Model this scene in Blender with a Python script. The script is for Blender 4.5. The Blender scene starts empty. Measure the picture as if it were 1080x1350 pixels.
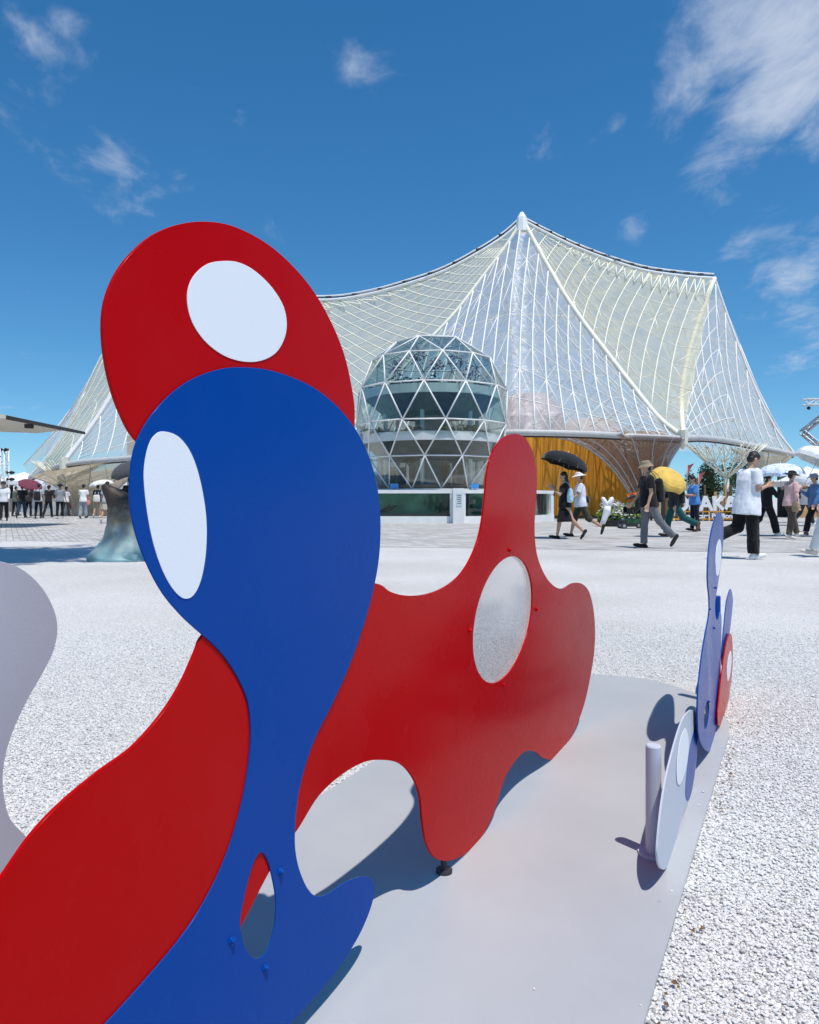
import bpy, bmesh, math, random
import numpy as np
from mathutils import Vector, Matrix, noise as mnoise

# ------------------------------------------------------------------ camera, sky, sun
F, CX, HY, H = 1000.0, 540.0, 657.0, 1.0      # focal length and horizon in photo pixels, eye height in metres
S = bpy.context.scene
C = S.collection
cam = bpy.data.cameras.new('camera')
cam.sensor_fit = 'VERTICAL'; cam.sensor_height = 36.0
cam.lens = F / 1350 * 36.0
cam.shift_y = -(675 - HY) / 1350
cam.clip_start = 0.05; cam.clip_end = 6000
camo = bpy.data.objects.new('camera', cam); C.objects.link(camo)
camo.location = (0, 0, H); camo.rotation_euler = (math.radians(90), 0, 0)
S.camera = camo

SHADOW = Vector((-0.21, 0.28, -1.0))            # where a point one metre up throws its shadow
EL = math.atan2(1.0, math.hypot(0.21, 0.28))
AZ = math.atan2(0.21, -0.28)
sun = bpy.data.lights.new('sun', 'SUN')
sun.energy = 4.6; sun.angle = math.radians(0.55); sun.color = (1.0, 0.95, 0.88)
suno = bpy.data.objects.new('sun', sun); C.objects.link(suno)
suno.rotation_euler = SHADOW.to_track_quat('-Z', 'Y').to_euler()
suno.location = (10, -14, 45)

world = bpy.data.worlds.new('World'); S.world = world; world.use_nodes = True
wt = world.node_tree; wt.nodes.clear()
def wn(t, **kw):
    n = wt.nodes.new(t)
    for k, v in kw.items(): setattr(n, k, v)
    return n
def wl(a, b): wt.links.new(a, b)
sky = wn('ShaderNodeTexSky', sky_type='NISHITA', sun_disc=False)
sky.sun_elevation = EL; sky.sun_rotation = AZ; sky.altitude = 200; sky.air_density = 1.0; sky.dust_density = 0.0; sky.ozone_density = 1.6
hs = wn('ShaderNodeHueSaturation'); hs.inputs['Saturation'].default_value = 1.22
tint = wn('ShaderNodeMix', data_type='RGBA', blend_type='MULTIPLY'); tint.inputs['Factor'].default_value = 1.0; tint.inputs['B'].default_value = (0.84, 1.03, 1.11, 1)   # the camera's cool white balance
tc0 = wn('ShaderNodeTexCoord'); mp0 = wn('ShaderNodeMapping'); mp0.inputs['Location'].default_value = (0, 0, .055); mp0.inputs['Scale'].default_value = (1, 1, .94)   # clear air: no yellow band at the skyline
wl(tc0.outputs['Generated'], mp0.inputs[0]); wl(mp0.outputs[0], sky.inputs[0]); wl(sky.outputs[0], tint.inputs['A']); wl(tint.outputs['Result'], hs.inputs['Color'])
bg1 = wn('ShaderNodeBackground'); bg1.inputs[1].default_value = 0.126
wl(hs.outputs[0], bg1.inputs[0])
bg2 = wn('ShaderNodeBackground'); bg2.inputs[0].default_value = (0.80, 0.87, 1.0, 1); bg2.inputs[1].default_value = 0.92
tc = wn('ShaderNodeTexCoord'); sep = wn('ShaderNodeSeparateXYZ'); wl(tc.outputs['Generated'], sep.inputs[0])
def wm(op, a, b, c=None, clamp=False):
    n = wn('ShaderNodeMath', operation=op, use_clamp=clamp)
    for i, x in enumerate((a, b, c)):
        if x is None: continue
        if isinstance(x, (int, float)): n.inputs[i].default_value = x
        else: wl(x, n.inputs[i])
    return n.outputs[0]
zz = wm('ADD', wm('MAXIMUM', sep.outputs[2], 0.0), 0.16)
comb = wn('ShaderNodeCombineXYZ')
wl(wm('DIVIDE', sep.outputs[0], zz), comb.inputs[0]); wl(wm('DIVIDE', sep.outputs[1], zz), comb.inputs[1])
def wnoise(scale, detail, rough, off, dist=0.0, stretch=None):
    mp = wn('ShaderNodeMapping'); mp.inputs['Location'].default_value = off
    if stretch: mp.inputs['Scale'].default_value = stretch[0]; mp.inputs['Rotation'].default_value = (0, 0, stretch[1])
    wl(comb.outputs[0], mp.inputs[0])
    n = wn('ShaderNodeTexNoise'); n.inputs['Scale'].default_value = scale; n.inputs['Detail'].default_value = detail
    n.inputs['Roughness'].default_value = rough; n.inputs['Distortion'].default_value = dist
    wl(mp.outputs[0], n.inputs[0]); return n.outputs[0]
fine = wnoise(6.5, 7, 0.60, (3.1, 1.7, 0), 0.35, ((1.0, 0.62, 1), 0.5))
veil = wnoise(2.6, 4, 0.55, (8.4, 5.2, 0), 0.2)
# cloud banks: a few patches of fair-weather cloud, seen as directions in the sky
banks = [(1040, 60, .15, .47), (915, 112, .070, .40), (1010, 165, .07, .30), (870, 60, .06, .14), (1040, 350, .085, .30), (945, 275, .035, .2),
         (1068, 445, .06, .30), (55, 85, .048, .28), (20, 135, .055, .30), (150, 215, .065, .32), (235, 228, .03, .2), (375, 38, .034, .20), (468, 77, .055, .17),
         (80, 28, .024, .24), (245, 100, .03, .17), (840, 300, .022, .22), (30, 565, .09, .12), (815, 150, .03, .2)]
total = None
for (u, v, rad, amp) in banks:
    d = Vector(((u - CX) / F, 1.0, (HY - v) / F)).normalized()
    dn = wn('ShaderNodeVectorMath', operation='DISTANCE'); wl(tc.outputs['Generated'], dn.inputs[0]); dn.inputs[1].default_value = d
    mr = wn('ShaderNodeMapRange', interpolation_type='SMOOTHSTEP')
    wl(dn.outputs['Value'], mr.inputs[0]); mr.inputs[1].default_value = 0.0; mr.inputs[2].default_value = rad * 1.45
    mr.inputs[3].default_value = amp; mr.inputs[4].default_value = 0.0
    total = mr.outputs[0] if total is None else wm('MAXIMUM', total, mr.outputs[0])
general = wm('MULTIPLY', wm('SUBTRACT', veil, 0.62), 1.4)
cover = wm('MAXIMUM', total, general)
dens = wm('ADD', wm('SUBTRACT', fine, 0.66), cover)
mr = wn('ShaderNodeMapRange', interpolation_type='SMOOTHSTEP'); wl(dens, mr.inputs[0])
mr.inputs[1].default_value = -0.02; mr.inputs[2].default_value = 0.46; mr.inputs[3].default_value = 0.0; mr.inputs[4].default_value = 0.80
mixs = wn('ShaderNodeMixShader'); wl(mr.outputs[0], mixs.inputs[0]); wl(bg1.outputs[0], mixs.inputs[1]); wl(bg2.outputs[0], mixs.inputs[2])
wo = wn('ShaderNodeOutputWorld'); wl(mixs.outputs[0], wo.inputs[0])

S.view_settings.view_transform = 'Standard'; S.view_settings.look = 'None'
S.view_settings.exposure = -0.1; S.view_settings.gamma = 1.0; S.view_settings.use_curve_mapping = False
S.render.engine = 'CYCLES'
S.cycles.use_denoising = True
S.cycles.max_bounces = 10; S.cycles.transparent_max_bounces = 24
S.cycles.caustics_reflective = True; S.cycles.blur_glossy = 0.1
S.cycles.sample_clamp_indirect = 6.0

# ------------------------------------------------------------------ helpers
R = random.Random(7)
def P(u, v, d):                                    # photo pixel at a known distance -> point
    return Vector(((u - CX) / F * d, d, H + (HY - v) / F * d))
def G(u, v, h=0.0):                                # photo pixel on level ground of height h -> point
    d = (H - h) * F / (v - HY)
    return Vector(((u - CX) / F * d, d, h))
def tag(o, label=None, cat=None, group=None, kind=None):
    if label: o['label'] = label
    if cat: o['category'] = cat
    if group: o['group'] = group
    if kind: o['kind'] = kind
    return o
def empty(name, loc=(0, 0, 0), rz=0.0, label=None, cat=None, group=None):
    o = bpy.data.objects.new(name, None); C.objects.link(o); o.empty_display_size = 0.2
    o.location = loc; o.rotation_euler = (0, 0, rz)
    return tag(o, label, cat, group)
WM = {}
def link(name, me, mat=None, parent=None, world=True):
    o = bpy.data.objects.new(name, me); C.objects.link(o)
    if mat is not None and not me.materials: me.materials.append(mat)
    if parent is not None:
        o.parent = parent
        if world:                                     # world-space mesh under a thing whose own frame may be elsewhere
            m = WM.get(parent.name) or Matrix.LocRotScale(parent.location, parent.rotation_euler, parent.scale)
            o.matrix_parent_inverse = m.inverted(); WM[o.name] = Matrix.Identity(4)
    return o
def mesh(name, verts, faces, smooth=False):
    me = bpy.data.meshes.new(name); me.from_pydata([tuple(v) for v in verts], [], faces); me.update()
    if smooth:
        me.polygons.foreach_set('use_smooth', [True] * len(me.polygons))
    return me
class MB:
    def __init__(s): s.v = []; s.f = []
    def add(s, v, f):
        o = len(s.v); s.v += [tuple(x) for x in v]; s.f += [tuple(i + o for i in q) for q in f]; return s
    def box(s, c, d, rz=0.0):
        cx, cy, cz = c; a, b, e = d[0] / 2, d[1] / 2, d[2] / 2
        cs, sn = math.cos(rz), math.sin(rz); vs = []
        for x, y, z in ((-a, -b, -e), (a, -b, -e), (a, b, -e), (-a, b, -e), (-a, -b, e), (a, -b, e), (a, b, e), (-a, b, e)):
            vs.append((cx + x * cs - y * sn, cy + x * sn + y * cs, cz + z))
        return s.add(vs, [(3, 2, 1, 0), (4, 5, 6, 7), (0, 1, 5, 4), (1, 2, 6, 5), (2, 3, 7, 6), (3, 0, 4, 7)])
    def loft(s, pts, rx, ry=None, side=(1, 0, 0), n=12, cap=True):
        pts = [Vector(p) for p in pts]; m = len(pts)
        if not hasattr(rx, '__len__'): rx = [rx] * m
        if ry is None: ry = rx
        elif not hasattr(ry, '__len__'): ry = [ry] * m
        vs = []; fs = []
        for i, p in enumerate(pts):
            t = (pts[min(i + 1, m - 1)] - pts[max(i - 1, 0)])
            t = t.normalized() if t.length > 1e-9 else Vector((0, 0, 1))
            sd = Vector(side)
            if abs(sd.dot(t)) > 0.95: sd = Vector((0, 1, 0)) if abs(t.y) < 0.9 else Vector((0, 0, 1))
            a = (sd - t * sd.dot(t)).normalized(); b = t.cross(a)
            for k in range(n):
                q = 2 * math.pi * k / n
                vs.append(p + a * (rx[i] * math.cos(q)) + b * (ry[i] * math.sin(q)))
        for i in range(m - 1):
            for k in range(n):
                fs.append((i * n + k, i * n + (k + 1) % n, (i + 1) * n + (k + 1) % n, (i + 1) * n + k))
        if cap:
            fs.append(tuple(range(n - 1, -1, -1))); fs.append(tuple((m - 1) * n + k for k in range(n)))
        return s.add(vs, fs)
    def caps(s, a, b, ra, rb=None, n=12):          # tapered limb with round ends
        a = Vector(a); b = Vector(b); rb = ra if rb is None else rb
        t = (b - a); t = t.normalized() if t.length > 1e-9 else Vector((0, 0, 1))
        pts = []; rr = []
        for q in (-80, -50, -20): pts.append(a + t * ra * math.sin(math.radians(q))); rr.append(ra * math.cos(math.radians(q)))
        for q in (20, 50, 80): pts.append(b + t * rb * math.sin(math.radians(q))); rr.append(rb * math.cos(math.radians(q)))
        return s.loft(pts, rr, n=n)
    def ball(s, c, r, n=14, m=9, rot=None):
        if not hasattr(r, '__len__'): r = (r, r, r)
        vs = []; fs = []; c = Vector(c)
        for i in range(m):
            q = math.pi * (i + 0.5) / m
            for k in range(n):
                a = 2 * math.pi * k / n
                p = Vector((r[0] * math.sin(q) * math.cos(a), r[1] * math.sin(q) * math.sin(a), r[2] * math.cos(q)))
                if rot is not None: p = rot @ p
                vs.append(c + p)
        for i in range(m - 1):
            for k in range(n): fs.append((i * n + k, (i + 1) * n + k, (i + 1) * n + (k + 1) % n, i * n + (k + 1) % n))
        fs.append(tuple(range(n))); fs.append(tuple((m - 1) * n + k for k in range(n - 1, -1, -1)))
        return s.add(vs, fs)
    def build(s, name, mat, parent=None, smooth=False, world=True):
        return link(name, mesh(name, s.v, s.f, smooth), mat, parent, world)
def tube(name, pts, r, mat, parent, n=6, smooth=True):
    return MB().loft(pts, r, n=n).build(name, mat, parent, smooth)
def spline(pts, sub=8, closed=False):
    pts = [Vector(p) for p in pts]; m = len(pts); out = []
    rng = m if closed else m - 1
    for i in range(rng):
        if closed: p0, p1, p2, p3 = pts[(i - 1) % m], pts[i], pts[(i + 1) % m], pts[(i + 2) % m]
        else: p0, p1, p2, p3 = pts[max(i - 1, 0)], pts[i], pts[i + 1], pts[min(i + 2, m - 1)]
        for k in range(sub):
            t = k / sub
            out.append(0.5 * ((2 * p1) + (p2 - p0) * t + (2 * p0 - 5 * p1 + 4 * p2 - p3) * t * t + (3 * p1 - p0 - 3 * p2 + p3) * t ** 3))
    if not closed: out.append(pts[-1])
    return out
def sample(poly, s):                                # point on a polyline at 0..1 by arc length
    L = [0.0]
    for a, b in zip(poly, poly[1:]): L.append(L[-1] + (b - a).length)
    d = s * L[-1]
    for i in range(len(poly) - 1):
        if d <= L[i + 1] or i == len(poly) - 2:
            t = (d - L[i]) / max(L[i + 1] - L[i], 1e-9)
            return poly[i].lerp(poly[i + 1], min(max(t, 0), 1))

# ------------------------------------------------------------------ materials
def nodes(name):
    m = bpy.data.materials.new(name); m.use_nodes = True
    t = m.node_tree; return m, t, t.nodes['Principled BSDF']
def nd(t, typ, **kw):
    n = t.nodes.new(typ)
    for k, v in kw.items():
        if k.startswith('in_'): n.inputs[k[3:].replace('_', ' ')].default_value = v
        else: setattr(n, k, v)
    return n
def mat(name, col, rough=0.6, vary=0.12, scale=8.0, bump=0.0, bscale=None, metal=0.0, coat=0.0, spec=0.5, sheen=0.0, coords='Object', detail=5):
    m, t, b = nodes(name)
    b.inputs['Roughness'].default_value = rough; b.inputs['Metallic'].default_value = metal
    b.inputs['Coat Weight'].default_value = coat; b.inputs['Specular IOR Level'].default_value = spec
    b.inputs['Sheen Weight'].default_value = sheen
    tcn = nd(t, 'ShaderNodeTexCoord')
    n = nd(t, 'ShaderNodeTexNoise'); n.inputs['Scale'].default_value = scale; n.inputs['Detail'].default_value = detail
    t.links.new(tcn.outputs[coords], n.inputs['Vector'])
    r = nd(t, 'ShaderNodeValToRGB')
    r.color_ramp.elements[0].position = 0.3; r.color_ramp.elements[1].position = 0.7
    r.color_ramp.elements[0].color = tuple(c * (1 - vary) for c in col) + (1,)
    r.color_ramp.elements[1].color = tuple(min(1, c * (1 + vary)) for c in col) + (1,)
    t.links.new(n.outputs[0], r.inputs[0]); t.links.new(r.outputs[0], b.inputs['Base Color'])
    if bump:
        n2 = nd(t, 'ShaderNodeTexNoise'); n2.inputs['Scale'].default_value = bscale or scale * 6; n2.inputs['Detail'].default_value = 4
        t.links.new(tcn.outputs[coords], n2.inputs['Vector'])
        bp = nd(t, 'ShaderNodeBump'); bp.inputs['Strength'].default_value = bump; bp.inputs['Distance'].default_value = 0.02
        t.links.new(n2.outputs[0], bp.inputs['Height']); t.links.new(bp.outputs[0], b.inputs['Normal'])
    return m
def paint(name, col, rough=0.34, coat=0.0):           # sprayed sheet metal: faint orange peel, dust and small scuffs
    m, t, b = nodes(name)
    b.inputs['IOR'].default_value = 1.10; b.inputs['Coat Weight'].default_value = .14; b.inputs['Coat Roughness'].default_value = .16
    tcn = nd(t, 'ShaderNodeTexCoord')
    n = nd(t, 'ShaderNodeTexNoise', in_Scale=3.0, in_Detail=8.0, in_Roughness=0.65); t.links.new(tcn.outputs['Object'], n.inputs['Vector'])
    r = nd(t, 'ShaderNodeMapRange'); t.links.new(n.outputs[0], r.inputs[0]); r.inputs[1].default_value = .3; r.inputs[2].default_value = .75
    r.inputs[3].default_value = rough - .05; r.inputs[4].default_value = rough + .1; t.links.new(r.outputs[0], b.inputs['Roughness'])
    sp = nd(t, 'ShaderNodeTexVoronoi', in_Scale=26.0); t.links.new(tcn.outputs['Object'], sp.inputs['Vector'])
    lt = nd(t, 'ShaderNodeMath', operation='LESS_THAN'); t.links.new(sp.outputs['Distance'], lt.inputs[0]); lt.inputs[1].default_value = 0.035
    gt = nd(t, 'ShaderNodeMath', operation='GREATER_THAN'); t.links.new(sp.outputs['Color'], gt.inputs[0]); gt.inputs[1].default_value = 0.90
    ml = nd(t, 'ShaderNodeMath', operation='MULTIPLY'); t.links.new(lt.outputs[0], ml.inputs[0]); t.links.new(gt.outputs[0], ml.inputs[1])
    ml2 = nd(t, 'ShaderNodeMath', operation='MULTIPLY'); t.links.new(ml.outputs[0], ml2.inputs[0]); ml2.inputs[1].default_value = .35
    mx = nd(t, 'ShaderNodeMix', data_type='RGBA'); mx.inputs['A'].default_value = col + (1,); mx.inputs['B'].default_value = (.6, .58, .56, 1)
    t.links.new(ml2.outputs[0], mx.inputs['Factor'])
    ds = nd(t, 'ShaderNodeMapRange'); t.links.new(n.outputs[0], ds.inputs[0]); ds.inputs[1].default_value = .45; ds.inputs[2].default_value = .9; ds.inputs[4].default_value = .012
    mx2 = nd(t, 'ShaderNodeMix', data_type='RGBA'); t.links.new(ds.outputs[0], mx2.inputs['Factor']); t.links.new(mx.outputs['Result'], mx2.inputs['A']); mx2.inputs['B'].default_value = (.5, .48, .46, 1)
    t.links.new(mx2.outputs['Result'], b.inputs['Base Color'])
    n2 = nd(t, 'ShaderNodeTexNoise', in_Scale=260.0, in_Detail=2.0); t.links.new(tcn.outputs['Object'], n2.inputs['Vector'])
    bp = nd(t, 'ShaderNodeBump', in_Strength=0.06, in_Distance=0.004); t.links.new(n2.outputs[0], bp.inputs['Height']); t.links.new(bp.outputs[0], b.inputs['Normal'])
    return m
M = {}
M['red'] = paint('red_paint', (0.47, 0.0004, 0.001), 0.26)
M['blue'] = paint('blue_paint', (0.0002, 0.054, 0.30), 0.26)
M['pale'] = paint('pale_paint', (0.52, 0.55, 0.62), 0.40)
M['white_vinyl'] = paint('white_vinyl', (0.82, 0.84, 0.86), 0.40)
M['steel_white'] = mat('white_painted_steel', (0.80, 0.80, 0.78), 0.45, 0.06, 3)
M['frame_cream'] = mat('cream_painted_steel', (0.82, 0.80, 0.66), 0.5, 0.08, 2)
M['rim_grey'] = mat('pale_grey_steel', (.50, .50, .49), .5, .08, 3)
M['dark'] = mat('dark_rubber', (0.03, 0.03, 0.032), 0.6, 0.2)
M['galv'] = mat('galvanised_steel', (0.45, 0.46, 0.47), 0.4, 0.15, 20, metal=0.6)
M['beige'] = mat('beige_fabric', (0.46, 0.38, 0.29), 0.8, 0.15, 1.5)
M['concrete'] = mat('pale_concrete', (0.62, 0.61, 0.58), 0.8, 0.1, 3, bump=0.2)
M['white_wall'] = mat('white_render', (0.80, 0.80, 0.78), 0.6, 0.05, 3)
M['tent'] = mat('white_tent_cloth', (0.80, 0.80, 0.80), 0.7, 0.05, 2)

def film(name, col, alpha, rough=0.25, crinkle=0.3, scale=1.2, gloss=.06):
    m, t, b = nodes(name); t.nodes.remove(b); out = t.nodes['Material Output']
    tcn = nd(t, 'ShaderNodeTexCoord')
    n = nd(t, 'ShaderNodeTexNoise', in_Scale=scale, in_Detail=6.0, in_Roughness=0.6, in_Distortion=0.6); t.links.new(tcn.outputs['Object'], n.inputs['Vector'])
    bp = nd(t, 'ShaderNodeBump', in_Strength=crinkle, in_Distance=0.25); t.links.new(n.outputs[0], bp.inputs['Height'])
    rmp = nd(t, 'ShaderNodeMix', data_type='RGBA'); t.links.new(n.outputs[0], rmp.inputs['Factor'])
    rmp.inputs['A'].default_value = tuple(c * .88 for c in col) + (1,); rmp.inputs['B'].default_value = tuple(min(1, c * 1.1) for c in col) + (1,)
    df = nd(t, 'ShaderNodeBsdfDiffuse'); tr = nd(t, 'ShaderNodeBsdfTranslucent'); gl = nd(t, 'ShaderNodeBsdfGlossy', in_Roughness=rough)
    for x in (df, tr): t.links.new(rmp.outputs['Result'], x.inputs['Color'])
    t.links.new(bp.outputs[0], gl.inputs['Normal'])
    m1 = nd(t, 'ShaderNodeMixShader'); m1.inputs[0].default_value = .5; t.links.new(df.outputs[0], m1.inputs[1]); t.links.new(tr.outputs[0], m1.inputs[2])
    m2 = nd(t, 'ShaderNodeMixShader'); m2.inputs[0].default_value = gloss; t.links.new(m1.outputs[0], m2.inputs[1]); t.links.new(gl.outputs[0], m2.inputs[2])
    tp = nd(t, 'ShaderNodeBsdfTransparent'); tp.inputs[0].default_value = (.94, .95, .95, 1)
    m3 = nd(t, 'ShaderNodeMixShader')
    al = nd(t, 'ShaderNodeMapRange'); t.links.new(n.outputs[0], al.inputs[0]); al.inputs[1].default_value = .3; al.inputs[2].default_value = .7
    al.inputs[3].default_value = max(alpha - .08, 0); al.inputs[4].default_value = min(alpha + .08, 1)
    t.links.new(al.outputs[0], m3.inputs[0]); t.links.new(tp.outputs[0], m3.inputs[1]); t.links.new(m2.outputs[0], m3.inputs[2])
    t.links.new(m3.outputs[0], out.inputs[0]); return m
M['film_clear'] = film('clear_membrane', (.84, .82, .78), 0.30, crinkle=.2, gloss=.035)
M['film_yellow'] = film('yellowed_membrane', (.86, .81, .57), 0.46, crinkle=.2, gloss=.03)
M['film_white'] = film('white_membrane', (.85, .83, .76), 0.36, crinkle=.2, gloss=.035)
M['film_beige'] = film('beige_membrane', (.64, .53, .38), 0.70, crinkle=.1, gloss=.02)
M['film_brown'] = film('brown_membrane', (.24, .16, .13), 0.62, crinkle=.1, gloss=.02)
def glass(name, tint, refl=0.10, rough=0.02):
    m, t, b = nodes(name); t.nodes.remove(b); out = t.nodes['Material Output']
    tp = nd(t, 'ShaderNodeBsdfTransparent'); tp.inputs[0].default_value = tint + (1,)
    gl = nd(t, 'ShaderNodeBsdfGlossy', in_Roughness=rough)
    fr = nd(t, 'ShaderNodeLayerWeight', in_Blend=0.12)      # reflects more towards grazing angles, the same from both faces
    ad = nd(t, 'ShaderNodeMath', operation='ADD', use_clamp=True); t.links.new(fr.outputs['Facing'], ad.inputs[0]); ad.inputs[1].default_value = refl
    mx = nd(t, 'ShaderNodeMixShader'); t.links.new(ad.outputs[0], mx.inputs[0]); t.links.new(tp.outputs[0], mx.inputs[1]); t.links.new(gl.outputs[0], mx.inputs[2])
    t.links.new(mx.outputs[0], out.inputs[0]); return m
M['glass'] = glass('dome_glass', (.87, .93, .915), 0.03)
M['glass_dark'] = glass('tank_glass', (.84, .92, .89), 0.02)
M['acrylic'] = glass('clear_acrylic', (.975, .98, .98), 0.05, 0.14)

def gravel_ground():
    m, t, b = nodes('white_gravel')
    tcn = nd(t, 'ShaderNodeTexCoord')
    v = nd(t, 'ShaderNodeTexVoronoi', in_Scale=110.0, in_Randomness=1.0); t.links.new(tcn.outputs['Object'], v.inputs['Vector'])
    ve = nd(t, 'ShaderNodeTexVoronoi', feature='DISTANCE_TO_EDGE', in_Scale=110.0); t.links.new(tcn.outputs['Object'], ve.inputs['Vector'])
    stone = nd(t, 'ShaderNodeValToRGB'); t.links.new(v.outputs['Color'], stone.inputs[0])
    stone.color_ramp.elements[0].color = (.58, .57, .555, 1); stone.color_ramp.elements[1].color = (.86, .85, .83, 1); stone.color_ramp.elements[1].position = .6
    edge = nd(t, 'ShaderNodeMapRange'); t.links.new(ve.outputs[0], edge.inputs[0]); edge.inputs[1].default_value = 0.0; edge.inputs[2].default_value = .16
    gap = nd(t, 'ShaderNodeMix', data_type='RGBA'); t.links.new(edge.outputs[0], gap.inputs['Factor'])
    gap.inputs['A'].default_value = (.26, .245, .23, 1); t.links.new(stone.outputs[0], gap.inputs['B'])
    n = nd(t, 'ShaderNodeTexNoise', in_Scale=0.5, in_Detail=6.0); t.links.new(tcn.outputs['Object'], n.inputs['Vector'])
    dr = nd(t, 'ShaderNodeValToRGB'); t.links.new(n.outputs[0], dr.inputs[0])
    dr.color_ramp.elements[0].position = .3; dr.color_ramp.elements[0].color = (.84, .83, .81, 1); dr.color_ramp.elements[1].position = .6; dr.color_ramp.elements[1].color = (1, 1, 1, 1)
    mu = nd(t, 'ShaderNodeMix', data_type='RGBA', blend_type='MULTIPLY'); mu.inputs['Factor'].default_value = 1
    t.links.new(gap.outputs['Result'], mu.inputs['A']); t.links.new(dr.outputs[0], mu.inputs['B']); t.links.new(mu.outputs['Result'], b.inputs['Base Color'])
    bp = nd(t, 'ShaderNodeBump', in_Strength=0.6, in_Distance=0.006); t.links.new(ve.outputs[0], bp.inputs['Height']); t.links.new(bp.outputs[0], b.inputs['Normal'])
    b.inputs['Roughness'].default_value = .8; return m
M['gravel'] = gravel_ground()
def stone_mat():
    m, t, b = nodes('white_marble_chip')
    oi = nd(t, 'ShaderNodeObjectInfo'); r = nd(t, 'ShaderNodeValToRGB'); t.links.new(oi.outputs['Random'], r.inputs[0])
    e = r.color_ramp.elements; e[0].color = (.40, .385, .365, 1); e[1].color = (.88, .875, .86, 1)
    x = r.color_ramp.elements.new(.12); x.color = (.72, .71, .69, 1)
    tcn = nd(t, 'ShaderNodeTexCoord'); n = nd(t, 'ShaderNodeTexNoise', in_Scale=2.0, in_Detail=4.0); t.links.new(tcn.outputs['Object'], n.inputs['Vector'])
    mu = nd(t, 'ShaderNodeMix', data_type='RGBA', blend_type='MULTIPLY'); mu.inputs['Factor'].default_value = .25
    t.links.new(r.outputs[0], mu.inputs['A']); t.links.new(n.outputs[0], mu.inputs['B']); t.links.new(mu.outputs['Result'], b.inputs['Base Color'])
    b.inputs['Roughness'].default_value = .7; return m
M['stone'] = stone_mat()
def paver_mat():
    m, t, b = nodes('grey_plank_pavers')
    tcn = nd(t, 'ShaderNodeTexCoord'); mp = nd(t, 'ShaderNodeMapping'); mp.inputs['Rotation'].default_value = (0, 0, math.radians(62)); t.links.new(tcn.outputs['Object'], mp.inputs[0])
    br = nd(t, 'ShaderNodeTexBrick', in_Scale=1.0); t.links.new(mp.outputs[0], br.inputs['Vector'])
    br.inputs['Brick Width'].default_value = .60; br.inputs['Row Height'].default_value = .15; br.inputs['Mortar Size'].default_value = .007
    br.inputs['Color1'].default_value = (.60, .585, .555, 1); br.inputs['Color2'].default_value = (.44, .43, .41, 1); br.inputs['Mortar'].default_value = (.24, .23, .22, 1)
    n = nd(t, 'ShaderNodeTexNoise', in_Scale=1.3, in_Detail=7.0); t.links.new(tcn.outputs['Object'], n.inputs['Vector'])
    dr = nd(t, 'ShaderNodeValToRGB'); t.links.new(n.outputs[0], dr.inputs[0]); dr.color_ramp.elements[0].position = .32; dr.color_ramp.elements[0].color = (.72, .71, .7, 1); dr.color_ramp.elements[1].position = .65
    mu = nd(t, 'ShaderNodeMix', data_type='RGBA', blend_type='MULTIPLY'); mu.inputs['Factor'].default_value = 1
    t.links.new(br.outputs[0], mu.inputs['A']); t.links.new(dr.outputs[0], mu.inputs['B']); t.links.new(mu.outputs['Result'], b.inputs['Base Color'])
    bp = nd(t, 'ShaderNodeBump', in_Strength=0.5, in_Distance=0.01, invert=True); t.links.new(br.outputs['Fac'], bp.inputs['Height']); t.links.new(bp.outputs[0], b.inputs['Normal'])
    b.inputs['Roughness'].default_value = .8; return m
M['paver'] = paver_mat()
def plate_mat():
    m, t, b = nodes('grey_painted_plate')
    tcn = nd(t, 'ShaderNodeTexCoord')
    n = nd(t, 'ShaderNodeTexNoise', in_Scale=1.6, in_Detail=8.0, in_Roughness=.6); t.links.new(tcn.outputs['Object'], n.inputs['Vector'])
    r = nd(t, 'ShaderNodeValToRGB'); t.links.new(n.outputs[0], r.inputs[0]); r.color_ramp.elements[0].position = .35; r.color_ramp.elements[1].position = .7
    r.color_ramp.elements[0].color = (.385, .395, .41, 1); r.color_ramp.elements[1].color = (.44, .45, .46, 1)
    sp = nd(t, 'ShaderNodeTexVoronoi', in_Scale=14.0); t.links.new(tcn.outputs['Object'], sp.inputs['Vector'])
    lt = nd(t, 'ShaderNodeMapRange'); t.links.new(sp.outputs['Distance'], lt.inputs[0]); lt.inputs[1].default_value = .03; lt.inputs[2].default_value = .07; lt.inputs[3].default_value = .5; lt.inputs[4].default_value = 0
    gt = nd(t, 'ShaderNodeMath', operation='GREATER_THAN'); t.links.new(sp.outputs['Color'], gt.inputs[0]); gt.inputs[1].default_value = .82
    ml = nd(t, 'ShaderNodeMath', operation='MULTIPLY'); t.links.new(lt.outputs[0], ml.inputs[0]); t.links.new(gt.outputs[0], ml.inputs[1])
    mx = nd(t, 'ShaderNodeMix', data_type='RGBA'); t.links.new(ml.outputs[0], mx.inputs['Factor']); t.links.new(r.outputs[0], mx.inputs['A']); mx.inputs['B'].default_value = (.22, .2, .18, 1)
    t.links.new(mx.outputs['Result'], b.inputs['Base Color'])
    n2 = nd(t, 'ShaderNodeTexNoise', in_Scale=420.0, in_Detail=2.0); t.links.new(tcn.outputs['Object'], n2.inputs['Vector'])
    bp = nd(t, 'ShaderNodeBump', in_Strength=.25, in_Distance=.002); t.links.new(n2.outputs[0], bp.inputs['Height']); t.links.new(bp.outputs[0], b.inputs['Normal'])
    b.inputs['Roughness'].default_value = .5; return m
M['plate'] = plate_mat()
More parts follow.
